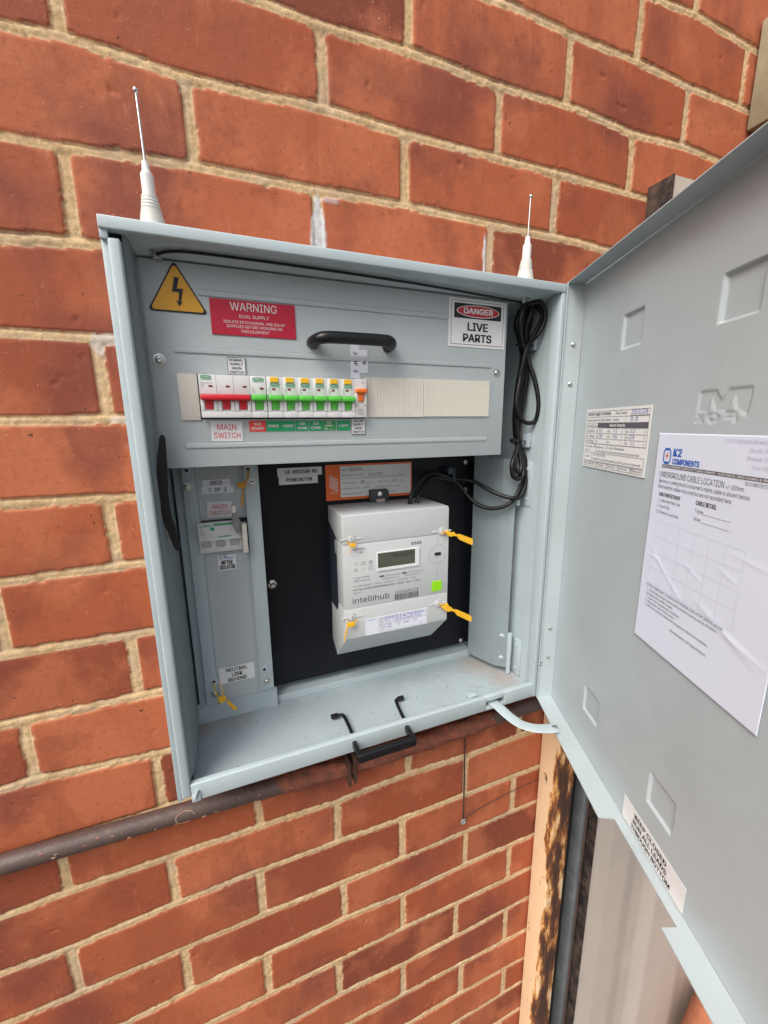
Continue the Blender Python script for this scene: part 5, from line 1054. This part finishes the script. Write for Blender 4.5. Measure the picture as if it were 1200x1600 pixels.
# ================================================================== PAPERS ON THE DOOR (door frame)
YD = 0.0246
t, y = sign('test_sheet', 'small printed supply test results card in blue pen on the door near the hinge', 0.0398, 0.1814, -0.4112, -0.3360, CARDC, y=YD, th=0.0004, fr='D', cat='paper')
b = BM(); b2 = BM(); lx0, lx1 = 0.0440, 0.1780
rows_ = [-0.3395, -0.3480, -0.3555, -0.3625, -0.3690, -0.3755, -0.3825, -0.3945, -0.4050]
T(b, 'Electricity Supply Test Results', lx0, -0.3438, 0.0036, y, 'l', w=0.058, bold=0.01); T(b, 'Date Tested:', 0.1130, -0.3438, 0.0030, y, 'l', w=0.024); line(b, 0.1430, -0.3455, lx1, -0.3455, y, 0.0004)
T(b, 'Neutral Conductor meter highest    reading', lx0, -0.3512, 0.0029, y, 'l', w=0.077); line(b, 0.1350, -0.3535, 0.1350, -0.3465, y, 0.0003)
rect(b, 0.0720, 0.1780, -0.3592, -0.3536, y); T(b, 'Polarity', lx0, -0.3582, 0.0029, y, 'l'); frame(b, 0.0580, 0.0615, -0.3586, -0.3551, y, 0.0005); T(b, 'Phase', 0.0625, -0.3582, 0.0026, y, 'l', w=0.008)
for i, nm in enumerate(('Z-Impedance', 'Ze-Voltage', 'H.C Voltage')):
    z = -0.3648 - i * 0.0066; T(b, nm, lx0, z, 0.0029, y, 'l', w=0.022)
    for j, xx in enumerate((0.0705, 0.0990, 0.1390)): T(b, ('(R)', '(W)', '(B)')[j], xx, z, 0.0024, y, 'l'); T(b, 'Ω' if i == 0 else 'V', xx + 0.027 + j * 0.003, z, 0.0026, y, 'l')
    line(b, lx0, z - 0.0018, lx1, z - 0.0018, y, 0.0004)
line(b, 0.1375, -0.3800, 0.1375, -0.3600, y, 0.0004); frame(b, lx0, lx1, -0.3800, -0.3392, y, 0.0004); line(b, lx0, -0.3462, lx1, -0.3462, y, 0.0004); line(b, lx0, -0.3534, lx1, -0.3534, y, 0.0004); line(b, lx0, -0.3596, lx1, -0.3596, y, 0.0004)
T(b, 'Phase rotation', lx0, -0.3850, 0.0026, y, 'l', w=0.020); frame(b, 0.0680, 0.0715, -0.3852, -0.3818, y, 0.0004); T(b, 'Clockwise', 0.0730, -0.3850, 0.0026, y, 'l', w=0.019); frame(b, 0.0980, 0.1015, -0.3852, -0.3818, y, 0.0004); T(b, 'Anti-Clockwise', 0.1050, -0.3850, 0.0027, y, 'l', w=0.033)
T(b, 'Low Load', lx0, -0.3895, 0.0026, y, 'l', w=0.014); T(b, 'Correct sign on electrical terms during load test', 0.0730, -0.3900, 0.0026, y, 'l', w=0.095)
frame(b, lx0, 0.1770, -0.4025, -0.3915, y, 0.0004); line(b, 0.0640, -0.4025, 0.0640, -0.3915, y, 0.0004); T(b, 'Result', 0.0480, -0.3980, 0.0026, y, 'l'); T(b, 'ALL TESTS PASS', 0.0670, -0.3954, 0.0028, y, 'l', w=0.031); T(b, 'FAILED & service left isolated (unsafe) (process followed)', 0.0670, -0.4005, 0.0026, y, 'l', w=0.105)
T(b, 'Smart meter fail', lx0, -0.4072, 0.0027, y, 'l', w=0.028); 
for i, nm in enumerate(('Tidied', 'All terms', 'Switches', 'Secure')): frame(b, 0.0760 + i * 0.0260, 0.0793 + i * 0.0260, -0.4080, -0.4045, y, 0.0005); T(b, nm, 0.0805 + i * 0.0260, -0.4072, 0.0026, y, 'l', w=0.016)
frame(b, lx0, 0.1770, -0.4090, -0.4035, y, 0.0004)
part(t, 'printing', b, INKG)
T(b2, '30/1/26', 0.1445, -0.3440, 0.0050, y, 'l', w=0.030, shear=0.15); T(b2, '0 2', 0.1440, -0.3515, 0.0042, y, 'l', w=0.014, shear=0.1); T(b2, '0.2', 0.0770, -0.3648, 0.0038, y, 'l', shear=0.15); T(b2, '0 2', 0.1120, -0.3648, 0.0038, y, 'l', shear=0.15); T(b2, '0.2', 0.1470, -0.3648, 0.0042, y, 'l', shear=0.15)
T(b2, '238', 0.0770, -0.3714, 0.0038, y, 'l', shear=0.15); T(b2, '236', 0.1110, -0.3714, 0.0038, y, 'l', shear=0.15); T(b2, '238', 0.1450, -0.3714, 0.0042, y, 'l', shear=0.15); T(b2, '1.3', 0.1490, -0.3782, 0.0038, y, 'l', shear=0.15); line(b2, 0.0690, -0.3840, 0.0720, -0.3810, y, 0.0005); line(b2, 0.1545, -0.4070, 0.1585, -0.4035, y, 0.0005); part(t, 'handwriting', b2, INKB)
b = BM(); T(b, 'Neutral Integrity', 0.1190, -0.3580, 0.0032, y - 0.0002, w=0.033, bold=0.02); part(t, 'white_lettering', b, INKW)
# large sheet with creases
t = thing('instruction_sheet', 'large white creased paper sheet with blue logo and empty grid taped to the door', 'paper', (0.274, YD, -0.5808), 'D')
sx0, sx1, sz0, sz1 = 0.1972, 0.3512, -0.5808, -0.3640
ps = np.linspace(sx0, sx1, 120); pz = np.linspace(sz0, sz1, 170); PX, PZ = np.meshgrid(ps, pz, indexing='ij')
def crease(x0, z0, x1, z1, h, w):
    d = np.array([x1 - x0, z1 - z0]); L_ = np.hypot(*d); tt = np.clip(((PX - x0) * d[0] + (PZ - z0) * d[1]) / L_ ** 2, 0, 1)
    dist = np.hypot(PX - x0 - tt * d[0], PZ - z0 - tt * d[1]); return 0.38 * h * np.exp(-(dist / w) ** 2) * np.sin(tt * math.pi) ** 0.5
PH = 0.0004 + 0.0003 * (fbm(PX, PZ, 20, 401, 3) + 0.5)
PH += crease(sx0, -0.486, 0.2240, -0.488, 0.0009, 0.0012) + crease(0.2080, -0.480, 0.2380, -0.502, 0.0011, 0.0014) + crease(0.2350, -0.500, 0.2560, -0.515, 0.0009, 0.0020) + crease(0.255, -0.480, 0.278, -0.489, 0.0009, 0.0016) + crease(0.290, -0.470, 0.315, -0.478, 0.0007, 0.0016) + crease(0.270, -0.505, 0.345, -0.535, 0.0010, 0.0030) + crease(0.305, -0.520, 0.350, -0.530, 0.0010, 0.0022) + crease(0.300, -0.455, 0.345, -0.460, 0.0006, 0.0018)
PH = np.clip(PH, 0.0003, None)
pme = grid_mesh('paper_sheet', ps, pz, -PH + YD - 0.0002, np.ones((119, 169), bool), {}, sign=1.0); pme.materials.append(PAPER)
po = bpy.data.objects.new('paper_sheet', pme); COL.objects.link(po); po.parent = t; po.location = -BASE[t.name]; BASE[po.name] = Vector((0, 0, 0))
sm_ = po.modifiers.new('thick', 'SOLIDIFY'); sm_.thickness = 0.0002; sm_.offset = -1.0
y = YD - 0.0024
def drape(b):
    """lay print 0.1 mm above the creased paper"""
    def hgt(x, z):
        i = np.clip(int((x - sx0) / (sx1 - sx0) * 119), 0, 118); j = np.clip(int((z - sz0) / (sz1 - sz0) * 169), 0, 168); return PH[i:i + 2, j:j + 2].max()
    for v in b.verts: v.co.y = YD - 0.00045 - hgt(v.co.x, v.co.z)
    return b
def sub(b, n=2):
    bmesh.ops.subdivide_edges(b, edges=[e for e in b.edges if e.calc_length() > 0.006], cuts=n); return b
b = BM(); T(b, 'K2', 0.2220, -0.3850, 0.0068, y, 'l', bold=0.03); T(b, 'COMPONENTS', 0.2220, -0.3925, 0.0050, y, 'l', w=0.0340, bold=0.03)
ox, oz = 0.2135, -0.3855
for q in ((ox - 0.0035, oz + 0.0065, ox + 0.0035, oz + 0.0065, 0.0022), (ox - 0.0035, oz - 0.0065, ox + 0.0035, oz - 0.0065, 0.0022), (ox - 0.0048, oz - 0.0040, ox - 0.0048, oz + 0.0040, 0.0014), (ox + 0.0048, oz - 0.0040, ox + 0.0048, oz + 0.0040, 0.0014), (ox - 0.0048, oz + 0.0040, ox - 0.0035, oz + 0.0060, 0.0014), (ox + 0.0048, oz + 0.0040, ox + 0.0035, oz + 0.0060, 0.0014), (ox - 0.0048, oz - 0.0040, ox - 0.0035, oz - 0.0060, 0.0014), (ox + 0.0048, oz - 0.0040, ox + 0.0035, oz - 0.0060, 0.0014)): line(b, *q[:4], y, q[4])
part(t, 'blue_logo', drape(b), LOGOB)
b = BM(); prism(b, [(ox + 0.001, oz + 0.0040), (ox - 0.0025, oz - 0.0005), (ox - 0.0002, oz - 0.0005), (ox - 0.0012, oz - 0.0040), (ox + 0.0025, oz + 0.0008), (ox + 0.0002, oz + 0.0008)], 'y', y, y); part(t, 'orange_bolt', drape(b), SIGNO)
b = BM(); rect(b, 0.2080, 0.3000, -0.3968, -0.3938, y); rect(b, 0.3001, 0.3450, -0.3968, -0.3938, y)
T(b, 'UNDERGROUND CABLE LOCATION', 0.2060, -0.4060, 0.0055, y, 'l', w=0.0800); T(b, '+/-200mm', 0.2880, -0.4060, 0.0036, y, 'l', w=0.0170)
T(b, "Service or underground consumer's mains cable is shown below.", 0.2060, -0.4116, 0.0036, y, 'l', w=0.1060); T(b, 'Other electric cables may exist but are not recorded here.', 0.2060, -0.4172, 0.0036, y, 'l', w=0.0900)
T(b, 'CABLE PROTECTED BY', 0.2090, -0.4245, 0.0032, y, 'l', w=0.0300, bold=0.03); T(b, 'CABLE DETAIL', 0.2590, -0.4245, 0.0036, y, 'l', w=0.0230, bold=0.03)
for i, nm in enumerate(('Galvanised Steel Tube', 'Plastic Pipe', 'Protective Cover Slabs')): T(b, nm, 0.2130, -0.4302 - i * 0.0058, 0.0027, y, 'l', w=(0.027, 0.0135, 0.027)[i]); frame(b, 0.2085, 0.2112, -0.4306 - i * 0.0058, -0.4276 - i * 0.0058, y, 0.0002)
for i, nm in enumerate(('Type:', 'Size:')): T(b, nm, 0.2590, -0.4312 - i * 0.0072, 0.0030, y, 'l'); line(b, 0.2680, -0.4316 - i * 0.0072, 0.2980, -0.4316 - i * 0.0072, y, 0.0003)
T(b, 'IP23 PROTECTION RATED', 0.3050, -0.4010, 0.0026, y, 'l', w=0.0330)
T(b, 'NOTICE COMPLIANT TO BSEN & EXTENSION LEAD ENTRY INSTALLATION', 0.2080, -0.5195, 0.0028, y, 'l', w=0.1000)
for i, (nm, w_) in enumerate((('1.  Route leads through bottom cable protection opening and tie off before', 0.092), ('     plugging into outlet socket.', 0.040), ('2.  Lower door to closed after installation.', 0.050), ('3.  Keep leads clear of main switch.', 0.044), ('4.  Remove protective coating from equipment after final installation.', 0.086))): T(b, nm, 0.2100, -0.5240 - i * 0.0042, 0.0024, y, 'l', w=w_)
T(b, 'Manufactured to SA Specifications', 0.2500, -0.5500, 0.0026, y, 'l', w=0.0450)
part(t, 'printing', drape(sub(b)), INKG)
b = BM(); T(b, 'METAL FORMING & MANUFACTURING AGENTS - ELECTRICAL ENCLOSURES & PRODUCTS', 0.2100, -0.3962, 0.0016, y, 'l', w=0.1250, bold=0.02); drape(b)
for v in b.verts: v.co.y -= 0.0003
part(t, 'white_lettering', b, INKW)
b = BM()
for i, nm in enumerate(('1119 Moona Street, Regency Park', 'South Australia, 5010', 'Phone: 08 8359 5222', 'Fax: 08 8359 4777')): T(b, nm, 0.3460, -0.3700 - i * 0.0062, 0.0030, y, 'r')
drape(b); part(t, 'faint_print', b, INKL)
b = BM()
for i in range(7): line(b, 0.2090 + i * 0.0178, -0.4500, 0.2090 + i * 0.0178, -0.5150, y, 0.0002)
for i in range(5): line(b, 0.2090, -0.4500 - i * 0.01625, 0.3158, -0.4500 - i * 0.01625, y, 0.0002)
part(t, 'grid_lines', drape(sub(b, 6)), INKL)
t, y = sign('keep_closed_sticker', 'white KEEP CLOSED RUN ALL LEADS THROUGH BOTTOM sticker at the foot of the door', 0.2168, 0.3168, -0.8010, -0.7722, CARDC, y=YD, th=0.0004, fr='D', cat='sticker')
b = BM()
for i, (nm, x0, w_) in enumerate((('KEEP CLOSED', 0.2385, 0.052), ('RUN ALL LEADS', 0.2370, 0.055), ('THROUGH BOTTOM', 0.2345, 0.064))): T(b, nm, x0, -0.7812 - i * 0.0084, 0.0052, y, 'l', w=w_, bold=0.022)
part(t, 'lettering', b, INK)

# ================================================================== LOOSE CRUMBS ON THE CABINET FLOOR
b = BM()
for i in range(110):
    x = random.uniform(-0.055, 0.43); yy = random.uniform(-0.055, 0.055)
    if i > 85: x = random.gauss(0.40, 0.02); yy = random.gauss(0.01, 0.03); x = min(max(x, 0.33), 0.445); yy = min(max(yy, -0.055), 0.06)
    r = random.uniform(0.0002, 0.0008)
    bmesh.ops.create_icosphere(b, subdivisions=1, radius=r, matrix=Matrix.Translation((x, yy, -0.7899 + r * 0.4)) @ Matrix.Diagonal((random.uniform(0.7, 1.8), random.uniform(0.7, 1.5), 0.6, 1)))
solo('brick_crumbs', b, mat('crumbs', (0.22, 0.07, 0.04), 0.9, col2=(0.03, 0.03, 0.03), vscale=60, lo=0.45, hi=0.55), 'scattered dark and red crumbs and grit on the cabinet floor', 'grit', (0.2, 0, -0.79), kind='stuff')
